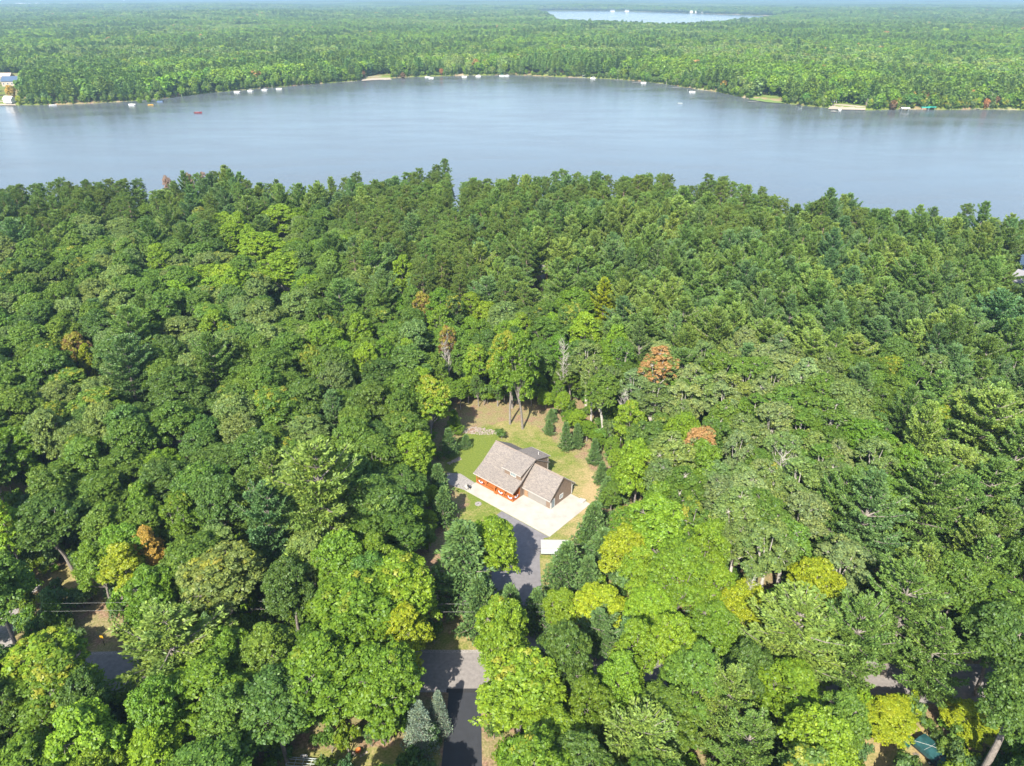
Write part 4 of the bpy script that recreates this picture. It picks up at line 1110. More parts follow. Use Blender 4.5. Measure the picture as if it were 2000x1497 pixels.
for x, y in zip(cx, cyy):
    ch = kind_at(x, y, tr_)
    kd = KMAP[ch]
    if kd == 'oak': Rad, H = tr_.uniform(3.9, 6.6), tr_.uniform(15, 20.5); tint = tr_.choice(['oak', 'oak', 'oakdark', 'aspen']); 
    elif ch == 'm': Rad, H = tr_.uniform(3.2, 5.8), tr_.uniform(14, 20); tint = tr_.choice(['maple', 'maple', 'oak', 'lime', 'oakdark'])
    elif ch == 'L': Rad, H = tr_.uniform(4.5, 6.5), tr_.uniform(17, 21); tint = 'lime'
    elif ch == 'y': Rad, H = tr_.uniform(2.8, 4.2), tr_.uniform(11, 16); tint = tr_.choice(['yellow', 'lime', 'maple'])
    elif kd == 'aspen': Rad, H = tr_.uniform(3.1, 4.8), tr_.uniform(16, 21); tint = tr_.choice(['aspen', 'aspen', 'pale', 'oak'])
    elif kd == 'white': Rad, H = tr_.uniform(3.9, 6.6), tr_.uniform(17, 26); tint = tr_.choice(['white', 'white', 'whiteblue', 'whitelime'])
    else: Rad, H = tr_.uniform(2.7, 4.0), tr_.uniform(21, 26); tint = tr_.choice(['red', 'red', 'white'])
    if PRJ(x, y, 14)[1] < 420 and kd in ('white', 'red'): H = tr_.uniform(21, 26.5)
    if y > 285: H *= .86 + .26 * float(vnoise(x, y, 20, 61))
    u_ = PRJ(x, y, 12)[0]
    if y > 292 and (abs(u_ - 889) < 15 or abs(u_ - 1541) < 11 or abs(u_ - 300) < 10): continue
    if near(x, y, Rad): continue
    if blocks(x, y, Rad, H): continue
    if shades(x, y, Rad, H): continue
    cell.setdefault((int(x // 12), int(y // 12)), []).append((x, y, Rad))
    al = tr_.choice([1.0] * 16 + [.95, .9, .8]) if kd in ('oak', 'maple', 'aspen') else 1.0
    trees.append([kd, x, y, Rad, H, str(tint), al])

ZN = [('the left frame edge', 260), ('the flat-tiered pine', 420), ('the lime maples', 640), ('the clearing edge', 830), ('the bare-trunked maples', 1000), ('the dark cottage', 1180), ('the pale roofed cottage', 1360),
      ('the fat bluish pine', 1600), ('the big right pines', 1800), ('the right frame edge', 9999)]
def zone_name(x, y):
    px, py = PRJ(x, y, 12)
    nm = next(n for n, lim in ZN if px < lim)
    if y > 285: return 'on the lakeshore above ' + nm
    if y > 235: return 'behind the shore row near ' + nm
    if y > 205: return 'in the farther mid woods near ' + nm
    if y > 172: return 'in mid woods near ' + nm
    if y > 135: return 'beyond the back lawn, toward ' + nm
    if y > 112: return 'level with the house, toward ' + nm
    if y > 88: return 'above the road, below ' + nm
    side = next(n for n, lim in (('near the marker post', 420), ('left of the boat trailer', 600), ('between boat trailer and black driveway', 900), ('close right of the black driveway', 1180), ('left of the star-shaped pine', 1500), ('around the tarp clearing', 9999)) if px < lim)
    return 'below the road ' + side
trees.sort(key=lambda t: t[1] ** 2 + t[2] ** 2)
count = {}; rest = []
for kd, x, y, Rad, H, tint, al in trees:
    count[kd] = count.get(kd, 0) + 1
    rz = tr_.uniform(0, 6.28); var = int(tr_.integers(0, 12)); c = jitter(TINT[tint], tr_, .10, al)
    if count[kd] > 285: rest.append((kd, x, y, Rad, H, c, rz, var)); continue
    size = ('broad' if Rad > 5 else 'slim' if Rad < 3.9 else 'mid-sized') + (' tall' if H > PR[kd][0][3] * 1.02 else ' low' if H < PR[kd][0][3] * .86 else '')
    zn = zone_name(x, y)
    lab = '%s %s %s %s' % (size, WORD[tint], TYPEWORD[kd], zn)
    put_tree(kd, x, y, Rad, H, c, rz, var, al, lab, '%s %ss %s' % (size + ' ' + WORD[tint], TYPEWORD[kd], zn))
print('near trees', len(trees), count, 'rest', len(rest))

# ------------------------------------------------------------------ masses: one object each, instances by geometry nodes
def scatter(name, pts, protos, label, cat, floor=None):
    """pts: list of (x,y,z, proto index, scale xy, scale z, rz, colour)"""
    n = len(pts); P = np.array([p[:3] for p in pts], np.float32)
    me = bpy.data.meshes.new(name); me.vertices.add(n); me.vertices.foreach_set('co', P.ravel())
    def put(an, typ, arr, key='value'):
        a = me.attributes.new(an, typ, 'POINT'); a.data.foreach_set(key, arr.ravel())
    put('idx', 'INT', np.array([p[3] for p in pts], np.int32))
    put('scl', 'FLOAT_VECTOR', np.array([(p[4], p[4], p[5]) for p in pts], np.float32), 'vector')
    put('rot', 'FLOAT_VECTOR', np.array([(0, 0, p[6]) for p in pts], np.float32), 'vector')
    put('color', 'FLOAT_COLOR', np.array([p[7] for p in pts], np.float32), 'color')
    o = tag(link(bpy.data.objects.new(name, me)), label, cat, kind='stuff')
    g = bpy.data.node_groups.new(name, 'GeometryNodeTree')
    g.interface.new_socket('Geometry', in_out='INPUT', socket_type='NodeSocketGeometry'); g.interface.new_socket('Geometry', in_out='OUTPUT', socket_type='NodeSocketGeometry')
    gi = g.nodes.new('NodeGroupInput'); go = g.nodes.new('NodeGroupOutput'); jn = g.nodes.new('GeometryNodeJoinGeometry')
    def named(an, dt):
        a = g.nodes.new('GeometryNodeInputNamedAttribute'); a.data_type = dt; a.inputs['Name'].default_value = an; return a.outputs['Attribute']
    idx = named('idx', 'INT'); scl = named('scl', 'FLOAT_VECTOR'); rot = named('rot', 'FLOAT_VECTOR')
    for k, meshes in enumerate(protos):
        cmp_ = g.nodes.new('FunctionNodeCompare'); cmp_.data_type = 'INT'; cmp_.operation = 'EQUAL'
        ai = [s for s in cmp_.inputs if s.type == 'INT']; g.links.new(idx, ai[0]); ai[1].default_value = k
        for m in meshes:
            src = bpy.data.objects.new('tree', m)
            oi = g.nodes.new('GeometryNodeObjectInfo'); oi.inputs['Object'].default_value = src; oi.inputs['As Instance'].default_value = True
            ip = g.nodes.new('GeometryNodeInstanceOnPoints')
            g.links.new(gi.outputs[0], ip.inputs['Points']); g.links.new(cmp_.outputs[0], ip.inputs['Selection']); g.links.new(oi.outputs['Geometry'], ip.inputs['Instance'])
            g.links.new(rot, ip.inputs['Rotation']); g.links.new(scl, ip.inputs['Scale']); g.links.new(ip.outputs[0], jn.inputs[0])
    g.links.new(jn.outputs[0], go.inputs[0])
    o.modifiers.new('instances', 'NODES').node_group = g
    return o

if rest:
    pr = []; where = {}
    for kd in ('oak', 'maple', 'aspen', 'white', 'red'):
        for v, q in enumerate(PR[kd]): where[(kd, v)] = len(pr); pr.append((q[0], q[1]))
    pts = []
    for kd, x, y, Rad, H, c, rz, var in rest:
        v = var % len(PR[kd]); q = PR[kd][v]
        pts.append((x, y, 0, where[(kd, v)], Rad / q[2], H / q[3], rz, c))
    scatter('distant_woodland', pts, pr, 'dense woodland near the lakeshore where single trees merge', 'woodland')

# undergrowth below the trees
ug = np.random.default_rng(31); pts = []
X = ug.uniform(-260, 260, 26000); Y = ug.uniform(48, 350, 26000)
k = (np.abs(X) < (Y * .879 + 45) * .72 + 6) & (sdist(X, Y, LAKE) < -2)
for p in GROUND_KEEP: k &= ~inpoly(X, Y, p)
X, Y = X[k], Y[k]
U, V = PRJ(X, Y, 1.0)
k = np.ones(len(X), bool)
for p in VIS[1:]: k &= ~inpoly(U, V, p)
X, Y = X[k], Y[k]
edge = sdist(X, Y, YARD)
for x, y, e in zip(X, Y, edge):
    if e > -7 and ug.random() < .75: continue
    t = ('maple', 'oak', 'lime', 'oakdark', 'young')[ug.integers(0, 5)]
    s = ug.uniform(.5, 1.5)
    pts.append((x, y, 0, int(ug.integers(0, 2)), s, s * ug.uniform(.8, 2.0), ug.uniform(0, 6.28), jitter(TINT[t], ug, .15)))
scatter('undergrowth', pts, [(PR['bush'][0][0], PR['bush'][0][1]), (PR['bush'][1][0], PR['bush'][1][1])], 'leafy undergrowth and saplings beneath the forest', 'undergrowth')

# ------------------------------------------------------------------ forest beyond the lake
def farbroad(seed, Rad=5.2, H=17, leaf=.95, n=420):
    r = np.random.default_rng(seed); L = Leaves()
    for i in range(9):
        a = i * 2.4; u = (i + .5) / 9; zz = 1 - 1.3 * u; rr = math.sqrt(max(0, 1 - zz * zz)); lr = Rad * r.uniform(.38, .52)
        p = np.array([rr * math.cos(a) * (Rad - lr * .7), rr * math.sin(a) * (Rad - lr * .7), H * .62 + zz * (H * .38 - lr * .6)])
        d = sph(r, n // 9, -.5); hue = np.clip(r.normal(.5, .25), 0, 1); cl = r.random()
        L.add(p + d * lr * r.uniform(.8, 1.08, (len(d), 1)), d * .8 + r.normal(size=d.shape) * .35 + np.array([0, 0, .3]), leaf * r.uniform(.6, 1.2, len(d)), r.uniform(.6, .95, len(d)),
              np.stack([np.clip(r.normal(.5, .25, len(d)), 0, 1), np.full(len(d), cl), np.full(len(d), hue)], 1))
    d = sph(r, 40, -1); L.add(np.array([0, 0, H * .5]) + d * np.array([Rad * .7, Rad * .7, H * .3]), d, np.full(40, 1.8), np.full(40, .8), np.tile([.3, 0, .5], (40, 1)))
    d = r.uniform(0, 1, (26, 3)); L.add(np.stack([(d[:, 0] - .5) * Rad * 1.3, (d[:, 1] - .5) * Rad * 1.3, d[:, 2] * H * .4 + .5], 1), r.normal(size=(26, 3)), np.full(26, 1.1), np.full(26, .8), np.tile([.4, 0, .5], (26, 1)))
    return L.mesh('far_leafy_tree', M['leaf'], r)
def farpine(seed, Rad=3.6, H=22, n=420, lo=.3, pw=.8):
    r = np.random.default_rng(seed)
    u = r.random(n) ** .8; z = H * (lo + (1 - lo) * u); a = r.uniform(0, 6.28, n)
    lay = .75 + .35 * np.sin(u * 42 + a * 1.0)
    rr = Rad * ((1 - u) ** pw + .08) * lay * r.uniform(.7, 1.15, n)
    c = np.stack([np.cos(a) * rr, np.sin(a) * rr, z], 1)
    d = np.stack([np.cos(a), np.sin(a), np.full(n, .5)], 1) + r.normal(size=(n, 3)) * .35
    at = np.stack([np.clip(r.normal(.5, .25, n), 0, 1), r.random(n), np.clip(r.normal(.5, .2, n), 0, 1)], 1)
    cm = blades_mesh('far_pine', c - d * .3, d, np.full(n, 1.5) * r.uniform(.7, 1.2, n), np.full(n, .42), at, M['needle'], r)
    return cm
def grove(seed):
    r = np.random.default_rng(seed); L = Leaves()
    for i in range(34):
        p = np.array([r.uniform(-30, 30), r.uniform(-30, 30), r.uniform(9, 15)]); d = sph(r, 34, -.1); lr = r.uniform(4, 6.5); hue = r.random()
        L.add(p + d * lr, d + r.normal(size=d.shape) * .25, np.full(len(d), 2.2), np.full(len(d), .8), np.stack([np.clip(r.normal(.5, .25, len(d)), 0, 1), np.full(len(d), r.random()), np.full(len(d), hue)], 1))
    return L.mesh('grove', M['leaf'], r)
FB = [farbroad(1000 + i) for i in range(4)]; FP = [farpine(1100, 4.2, 20, 420, .3, .5), farpine(1101, 3.9, 18, 420, .3, .45), farpine(1102, 3.4, 20, 400, .5, .4)]; FG = [grove(1200 + i) for i in range(3)]
stem = MB().tube([(0, 0, -1), (0, 0, 12)], [.28, .18], 5).mesh('far_stem', M['bark_pale'])
fr = np.random.default_rng(41)
fpts = []
def open_land(x, y):
    return (sdist(x, y, LAKE) > .3) | (sdist(x, y, LAKE2) > -8)
FAR_OPEN = [[G(*p, WZ) for p in q] for q in ([(-30, 208), (-30, 148), (60, 146), (60, 165), (44, 208)], [(622, 148), (668, 147), (674, 128), (618, 130)], [(1590, 205), (1600, 178), (1612, 178), (1625, 208)], [(1470, 195), (1500, 190), (1530, 198), (1520, 204)],
            [(1618, 214), (1624, 207), (1690, 211), (1690, 217)], [(705, 158), (712, 152), (760, 148), (765, 155)], [(1062, 150), (1060, 120), (1068, 120), (1069, 150)], [(1425, 62), (1425, 54), (1468, 52), (1470, 62)],
            [(1518, 63), (1518, 58), (1600, 57), (1600, 62)])]
def pine_patch(x, y):
    return vnoise(x, y, 130, 21) * .6 + vnoise(x, y, 45, 22) * .4
for (d0, d1, cellm, big) in ((640, 1500, 8.6, 1.28), (1500, 3200, 11.5, 1.45), (3200, 6500, 19.0, 1.9)):
    ax_ = np.arange(-d1 * .86, d1 * .86, cellm); ay = np.arange(560 if d0 < 700 else d0 * .9, d1, cellm)
    X, Y = np.meshgrid(ax_, ay); X = X.ravel() + fr.uniform(-.42, .42, X.size) * cellm; Y = Y.ravel() + fr.uniform(-.42, .42, Y.size) * cellm
    D = Y
    k = (D >= d0) & (D < d1) & (np.abs(X) < (Y * .879 + 47) * .7143 + 25) if d0 > 700 else (D < d1) & (np.abs(X) < (Y * .879 + 47) * .7143 + 25)
    X, Y = X[k], Y[k]
    k = ~open_land(X, Y)
    for p in FAR_OPEN: k &= ~inpoly(X, Y, p)
    X, Y = X[k], Y[k]; Z = terrain(X, Y)
    pp = pine_patch(X, Y); s1 = -sdist(X, Y, LAKE)
    st = .5 * vnoise(X, Y * 2.2, 210, 25) + .5 * vnoise(X, Y * 1.5, 75, 26); tn = vnoise(X, Y, 60, 23); tn2 = vnoise(X, Y, 260, 24); rnd = fr.random(len(X)); rn2 = fr.random(len(X)); rot = fr.uniform(0, 6.28, len(X)); sj = fr.uniform(.75, 1.2, len(X)); sel = fr.integers(0, 4, len(X))
    for i in range(len(X)):
        pine_ = pp[i] + (rnd[i] - .5) * .30 > .63
        if pine_:
            c = TINT['white'] if tn[i] > .4 else TINT['oakdark']; c = tuple(v * .9 for v in c)
            ix = 4 + sel[i] % 3
            al = 1.0
        else:
            c = TINT['lime'] if rn2[i] > .97 else TINT['maple'] if tn[i] + (rn2[i] - .5) * .6 > .62 else TINT['oak'] if tn[i] > .3 else TINT['aspen'] if rn2[i] > .6 else TINT['oakdark']
            if tn2[i] > .6 and rn2[i] < .5: c = TINT['aspen']
            ix = sel[i]; al = 1.0
            edge_ = s1[i] < 40
            if edge_ and X[i] > 330 and rnd[i] > .82: al = .45
            elif rnd[i] > .993: al = .4
            if X[i] > 100 and s1[i] < 260 and rn2[i] > .5: c = TINT['maple']
        kk = (.80 + .55 * st[i]) * (1.06 + fr.normal() * .10); hh = fr.normal() * .07
        s = sj[i] * big * (.72 if s1[i] < 12 and not pine_ else 1.0)
        fpts.append((X[i], Y[i], Z[i] - .5, ix, s, s * (.86 if big < 1.3 and big > 1.26 else 1 / big * (1.0 + .1 * big)), rot[i], (c[0] * kk * (1 + hh), c[1] * kk, c[2] * kk * (1 - hh), al)))
        if s1[i] < 26 and rnd[i] > .55 and big > 1.26 and big < 1.3 and not pine_ : fpts.append((X[i], Y[i] - 1.5, Z[i], 10, 1, fr.uniform(.7, 1.1), 0, (1, 1, 1, 1)))
# low growth that overhangs the far water line
for (x0, y0), (x1, y1) in zip(FAR_SHORE[:-1], FAR_SHORE[1:]):
    n = int(math.hypot(x1 - x0, y1 - y0) / 3.2)
    if abs(x0) > 800: continue
    for i in range(n):
        f = (i + fr.random()) / n; x = x0 + (x1 - x0) * f; y = y0 + (y1 - y0) * f + fr.uniform(.3, 4)
        if any(inpoly(x, y - 2, p) or inpoly(x, y + 3, p) for p in FAR_OPEN) or fr.random() < .12: continue
        s = fr.uniform(.3, .62); t = ('oak', 'maple', 'oakdark', 'lime', 'aspen')[fr.integers(0, 5)]; c = TINT[t]
        fpts.append((x, y, WZ + .3, int(fr.integers(0, 4)), s, s * fr.uniform(.7, 1.2), fr.uniform(0, 6.28), (c[0], c[1], c[2], .9 if x < 330 else .5)))
for ax0 in range(1):
    cellm = 46
    ax_ = np.arange(-13000, 13000, cellm); ay = np.arange(6500, 11500, cellm)
    X, Y = np.meshgrid(ax_, ay); X = X.ravel(); Y = Y.ravel()
    k = (np.abs(X) < (Y * .879 + 47) * .7143 + 60); X, Y = X[k], Y[k]
    X = X + fr.uniform(-15, 15, len(X)); Y = Y + fr.uniform(-15, 15, len(Y)); Z = terrain(X, Y)
    tn = vnoise(X, Y, 300, 23)
    for i in range(len(X)):
        c = TINT['oakdark'] if tn[i] < .4 else TINT['oak'] if tn[i] < .65 else TINT['aspen']
        s = fr.uniform(.85, 1.2)
        fpts.append((X[i], Y[i], Z[i], 7 + int(fr.integers(0, 3)), s, s * .9, fr.uniform(0, 6.28), (c[0], c[1], c[2], 1.0)))
print('far instances', len(fpts))
scatter('far_forest', fpts, [(m,) for m in FB] + [(m,) for m in FP] + [(m,) for m in FG] + [(stem,)], 'endless mixed forest beyond the lake fading into blue haze', 'forest')

def canopy_far():
    xs_ = axis([(-24000, 24000, 320)]); ys_ = axis([(11200, 30000, 260)])
    def zf(x, y): return terrain(x, y) + 10 + 8 * vnoise(x, y, 420, 33) + 4 * vnoise(x + 77, y, 260, 34)
    m, n, b = newmat('far_canopy'); f = noise(n, .004, 8, .7)
    n.links.new(ramp(n, f, [(.35, (.03, .06, .02)), (.65, (.07, .10, .035))]), b.inputs['Base Color']); b.inputs['Roughness'].default_value = 1
    b.inputs['Specular IOR Level'].default_value = 0
    tag(grid_sheet('far_canopy', xs_, ys_, m, zf, zone=False), 'farthest forest canopy along the hazy horizon', 'forest', kind='stuff')
canopy_far()

# singled-out coloured trees along the far shore
def far_tree(px, py, mesh, s, tint, label, group=None, sz=None):
    x, y = G(px, py, 0)
    o = tag(bpy.data.objects.new('leafy_tree' if mesh in FB else 'pine_tree', mesh), label, 'tree', group)
    o.location = (x, y, float(terrain(x, y))); o.scale = (s, s, sz or s); o.rotation_euler = (0, 0, px * .37); o.color = (*TINT[tint], 1); link(o)
for px, py, s, t, lab in [(27, 199, .95, 'gold', 'golden orange tree below the blue roofed lodge across the lake'), (38, 202, .55, 'yellow', 'small yellow tree at the foot of the golden one across the lake'),
                          (272, 198, .5, 'lime', 'narrow lime tree left of the white boathouse on the far shore'), (290, 196, .55, 'lime', 'lime tree left side of the blue canopy on the far shore'), (308, 194, .6, 'lime', 'lime tree right of the blue canopy on the far shore'),
                          (711, 152, .5, 'brown', 'reddish brown shore tree beside the dark far dock'), (787, 150, .6, 'brown', 'brown tree leaning among greens on the far shore'), (862, 146, .55, 'orange', 'small red-orange tree at the water edge in mid far shore'),
                          (1232, 150, .6, 'orange', 'orange tree above the pale dock with the swing set'), (1355, 112, .8, 'orange', 'lone scarlet tree inland of the far shore'), (1412, 178, .7, 'gold', 'peach coloured tree where the far shore bends'),
                          (1592, 166, .7, 'orange', 'round orange tree at the top of the far lawn'), (1728, 196, .8, 'orange', 'rust orange tree above the sandy far beach'), (1777, 207, .8, 'gold', 'yellow-orange tree left of the peach one by the green boat lift'),
                          (1802, 207, .85, 'orange', 'peach orange tree above the green boat lift'), (1822, 209, .8, 'yellow', 'bright yellow tree above the green boat lift'), (1838, 210, .7, 'yellow', 'yellow-green tree just past the green boat lift'),
                          (1744, 211, .7, 'brown', 'dull red tree by the white boat canopy'), (1925, 210, .6, 'orange', 'thin orange tree near the right end of the far shore'), (1942, 209, .6, 'brown', 'reddish tree beside the thin orange one on the far shore')]:
    far_tree(px, py, FB[int(px) % 4], s, t, lab)

# ------------------------------------------------------------------ far shore: lodges, docks, boats
def far_house(px, py, w_, d_, h_, rh, rz, wall, roof_, label, name='lake_house', win=3, z=None):
    x, y = G(px, py, 0); z = float(terrain(x, y)) if z is None else z
    t = tag(empty(name, (x, y, z), rz), label, 'house')
    MB().box(-w_ / 2, w_ / 2, -d_ / 2, d_ / 2, 0, h_).extr([(-d_ / 2, h_), (d_ / 2, h_), (0, h_ + rh)], 'x', -w_ / 2 + .01, w_ / 2 - .01).build('wall', M[wall], t)
    MB().slab([(-w_ / 2 - .6, -d_ / 2 - .7, h_ - .2), (w_ / 2 + .6, -d_ / 2 - .7, h_ - .2), (w_ / 2 + .6, 0, h_ + rh + .25), (-w_ / 2 - .6, 0, h_ + rh + .25)], .25).slab(
        [(-w_ / 2 - .6, 0, h_ + rh + .24), (w_ / 2 + .6, 0, h_ + rh + .24), (w_ / 2 + .6, d_ / 2 + .7, h_ - .2), (-w_ / 2 - .6, d_ / 2 + .7, h_ - .2)], .25).build('roof', M[roof_], t)
    for k in range(win):
        a = -w_ / 2 + w_ * (k + .5) / win
        f = MB().box(a - .8, a + .8, -d_ / 2 - .08, -d_ / 2 - .01, h_ * .3, h_ * .75).build('window', M['white'], t)
        MB().box(a - .65, a + .65, -d_ / 2 - .12, -d_ / 2 - .085, h_ * .34, h_ * .71).build('pane', M['glass'], f)
    return t
far_house(30, 168, 24, 13, 6, 5, R(6), 'cream_wall', 'blue_roof', 'lodge with a long blue-grey roof across the lake', 'lake_lodge', 5)
far_house(0, 160, 34, 14, 6, 4.5, R(4), 'cream_wall', 'tan_roof', 'building with a pale tan roof just behind the blue roofed lodge', 'lake_lodge', 4)
h = far_house(646, 138, 20, 12, 4, 5, R(8), 'dark_wall', 'grey_roof', 'dark grey house among tall trunks above the far shore', 'lake_house', 4)
MB().extr([(-3.5, 4), (3.5, 4), (0, 8.5)], 'y', -8, -5.9).build('gable', M['dark_wall'], h)
MB().box(-1, 1, -1, 1, 7, 10.5).build('chimney', M['cream_wall'], h)
far_house(1065, 132, 9, 8, 5, 3, R(-10), 'cream_wall', 'grey_roof', 'narrow pale cottage showing between trees on the far shore', 'lake_cottage', 2)
far_house(1218, 142, 10, 8, 3, 2.5, R(0), 'white', 'grey_roof', 'white cottage behind the pale dock at mid far shore', 'lake_cottage', 3)
far_house(1277, 149, 8, 7, 2.6, 2, R(-20), 'white', 'grey_roof', 'small white shed near the water at the far shore bend', 'shed', 2)
far_house(1600, 172, 8, 7, 4, 2.5, R(-15), 'white', 'grey_roof', 'white cottage at the top of the far lawn', 'lake_cottage', 2)
far_house(1622, 203, 5, 5, 2.4, 1.6, R(0), 'dark_wall', 'grey_roof', 'small dark shed beside the sandy beach', 'shed', 1)
far_house(1700, 206, 9, 7, 3, 3.2, R(10), 'cream_wall', 'grey_roof', 'steep-roofed cottage half hidden by the round grey tree', 'lake_cottage', 2)
far_house(20, 201, 9, 7, 3.6, 2.8, R(-8), 'white', 'white', 'white boathouse with an arched dark opening at the far left shore', 'boathouse', 1)
far_house(312, 196, 5, 4, 2.6, 1.6, R(0), 'white', 'blue_roof', 'tiny blue and white boat shelter on the far shore', 'boathouse', 1)
far_house(1445, 60, 60, 22, 9, 8, R(5), 'cream_wall', 'tan_roof', 'pale tan roofed building complex beyond the far woods', 'resort_building', 6, 4)
far_house(1485, 62, 40, 20, 7, 6, R(-8), 'cream_wall', 'tan_roof', 'smaller tan roofed wing right of the resort building', 'resort_building', 4, 4)
for i, px in enumerate([1350, 1360, 1372, 1382, 1392, 1402]):
    far_house(px, 26.0, 17, 12, 8, 4, R(0), 'white', 'white', 'white waterfront block in the row beyond the second lake', 'waterfront_house', 3, 0.5)['group'] = 'white blocks along the second lake'
for i, px in enumerate([1196, 1224]):
    far_house(px, 24.3, 26, 20, 8, 5, R(0), 'white', 'grey_roof', ['white house alone on the far bank of the second lake', 'white house right of the lone one on the second lake'][i], 'waterfront_house', 2, 0.5)
for i, px in enumerate([38, 46, 66, 74, 92, 114, 124, 132]):
    far_house(px, 12.5 + (i % 3) * .6, 40 + (i % 3) * 22, 50, 20, 5, 0, 'white', 'white', 'low white building of the hazy town on the horizon', 'town_building', 2, 2)['group'] = 'white town buildings on the horizon'
x, y = G(243, 6.0, 0)
t = tag(empty('water_tower', (x, y, 0)), 'white water tower standing on legs over the hazy forest', 'water tower')
for k in range(6):
    a = k * 1.047; MB().tube([(13 * math.cos(a), 13 * math.sin(a), 0), (8 * math.cos(a), 8 * math.sin(a), 62)], 1.6, 6).build('leg', M['white'], t)
MB().tube([(0, 0, 58), (0, 0, 62), (0, 0, 72), (0, 0, 77)], [4, 13, 13, 3], 16).build('tank', M['white'], t)
MB().tube([(0, 0, 0), (0, 0, 60)], 2.0, 8).build('riser', M['white'], t)

def dock(px, py, L, rz, label, ell=0):
    x, y = G(px, py, WZ)
    t = tag(empty('dock', (x, y, WZ), rz), label, 'dock')
    d = MB().box(-.8, .8, -L, 2, .55, .7)
    if ell: d.box(-ell, -.81, -L, -L + 2.2, .55, .7)
    d.build('deck', M['dock_wood'], t)
    for k in range(int(L / 4) + 1):
        for sx in (-.85, .85): MB().tube([(sx, -L + k * 4, -1.5), (sx, -L + k * 4, 1.1)], .09, 5).build('piling', M['dark_metal'], t)
def lift(px, py, rz, canopy, label, boat=True):
    x, y = G(px, py, WZ)
    t = tag(empty('boat_lift', (x, y, WZ), rz), label, 'boat lift')
    for sx in (-1.8, 1.8):
        for sy in (-3, 3): MB().tube([(sx, sy, -1), (sx, sy, 2.9)], .09, 5).build('post', M['alu'], t)
    MB().extr([(-2.2, 2.7), (-1.2, 3.3), (1.2, 3.3), (2.2, 2.7), (2.2, 2.6), (1.2, 3.18), (-1.2, 3.18), (-2.2, 2.6)], 'y', -4, 4).build('canopy', M[canopy], t)
    MB().box(-1.8, 1.8, -3, -2.8, .4, .6).box(-1.8, 1.8, 2.8, 3, .4, .6).build('cradle', M['alu'], t)
def pontoon(px, py, rz, canopy, label):
    x, y = G(px, py, WZ)
    t = tag(empty('pontoon_boat', (x, y, WZ), rz), label, 'boat')
    for sx in (-1, 1): MB().tube([(sx, -3.4, .2), (sx, 3.2, .2), (sx, 3.8, .45)], [.32, .32, .08], 8).build('pontoon', M['alu'], t)
    MB().box(-1.25, 1.25, -3.5, 3.5, .5, .6).build('deck', M['offwhite'], t)
    MB().box(-1.25, -1.2, -3.3, 3.3, .6, 1.3).box(1.2, 1.25, -3.3, 3.3, .6, 1.3).box(-1.2, 1.2, 3.2, 3.26, .6, 1.3).build('side_rail', M['white'], t)
    MB().box(-1.1, -.5, -3.0, 1, .6, 1.05).box(.5, 1.1, -3.0, -.5, .6, 1.05).build('bench', M['offwhite'], t)
    if canopy:
        MB().box(-1.2, 1.2, -2.6, .8, 2.5, 2.6).build('canopy', M[canopy], t)
        for sx in (-1.1, 1.1):
            for sy in (-2.4, .6): MB().tube([(sx, sy, .6), (sx, sy, 2.5)], .03, 4).build('canopy_pole', M['alu'], t)
def runabout(px, py, rz, col, label, s=1.0, people=0):
    x, y = G(px, py, WZ)
    t = tag(empty('motorboat', (x, y, WZ), rz), label, 'boat'); t.scale = (s, s, s)
    sec = [(-2.6, .95, .75), (0, 1.1, .8), (1.6, .8, .9), (2.8, .1, 1.05)]
    v = []; f = []
    for xx, hw_, hh in sec: v += [(xx, -hw_, hh), (xx, -hw_ * .6, .0), (xx, hw_ * .6, .0), (xx, hw_, hh), (xx, hw_ * .8, hh), (xx, hw_ * .5, .3), (xx, -hw_ * .5, .3), (xx, -hw_ * .8, hh)]
    for i in range(3):
        for j in range(8): f.append((8 * i + j, 8 * i + (j + 1) % 8, 8 * i + 8 + (j + 1) % 8, 8 * i + 8 + j))
    f.append(tuple(range(8))[::-1]); f.append(tuple(range(24, 32)))
    MB().add(v, f).build('hull', M[col], t)
    MB().box(-1.2, -.8, -.6, .6, .3, .7).box(.2, .6, -.6, .6, .3, .7).build('seat', M['offwhite'], t)
    MB().slab([(.9, -.6, .85), (.9, .6, .85), (1.15, .5, 1.25), (1.15, -.5, 1.25)], .04).build('windscreen', M['glass_pale'], t)
    MB().box(-3.0, -2.6, -.2, .2, .3, 1.2).build('outboard_motor', M['dark_metal'], t)
runabout(387, 221.5, R(5), 'red', 'dark red boat out on the open lake', 1.35)
runabout(1328, 203, R(-15), 'alu', 'small pale fishing boat on the open lake off the far shore', .9)
runabout(103, 207, R(20), 'white', 'white motorboat tied up alone near the far left shore', 1.3)
pontoon(258, 206, R(80), None, 'white pontoon boat moored left of the blue shelter on the far shore')
runabout(294, 206, R(10), 'yellow', 'small yellow boat below the blue boat shelter')
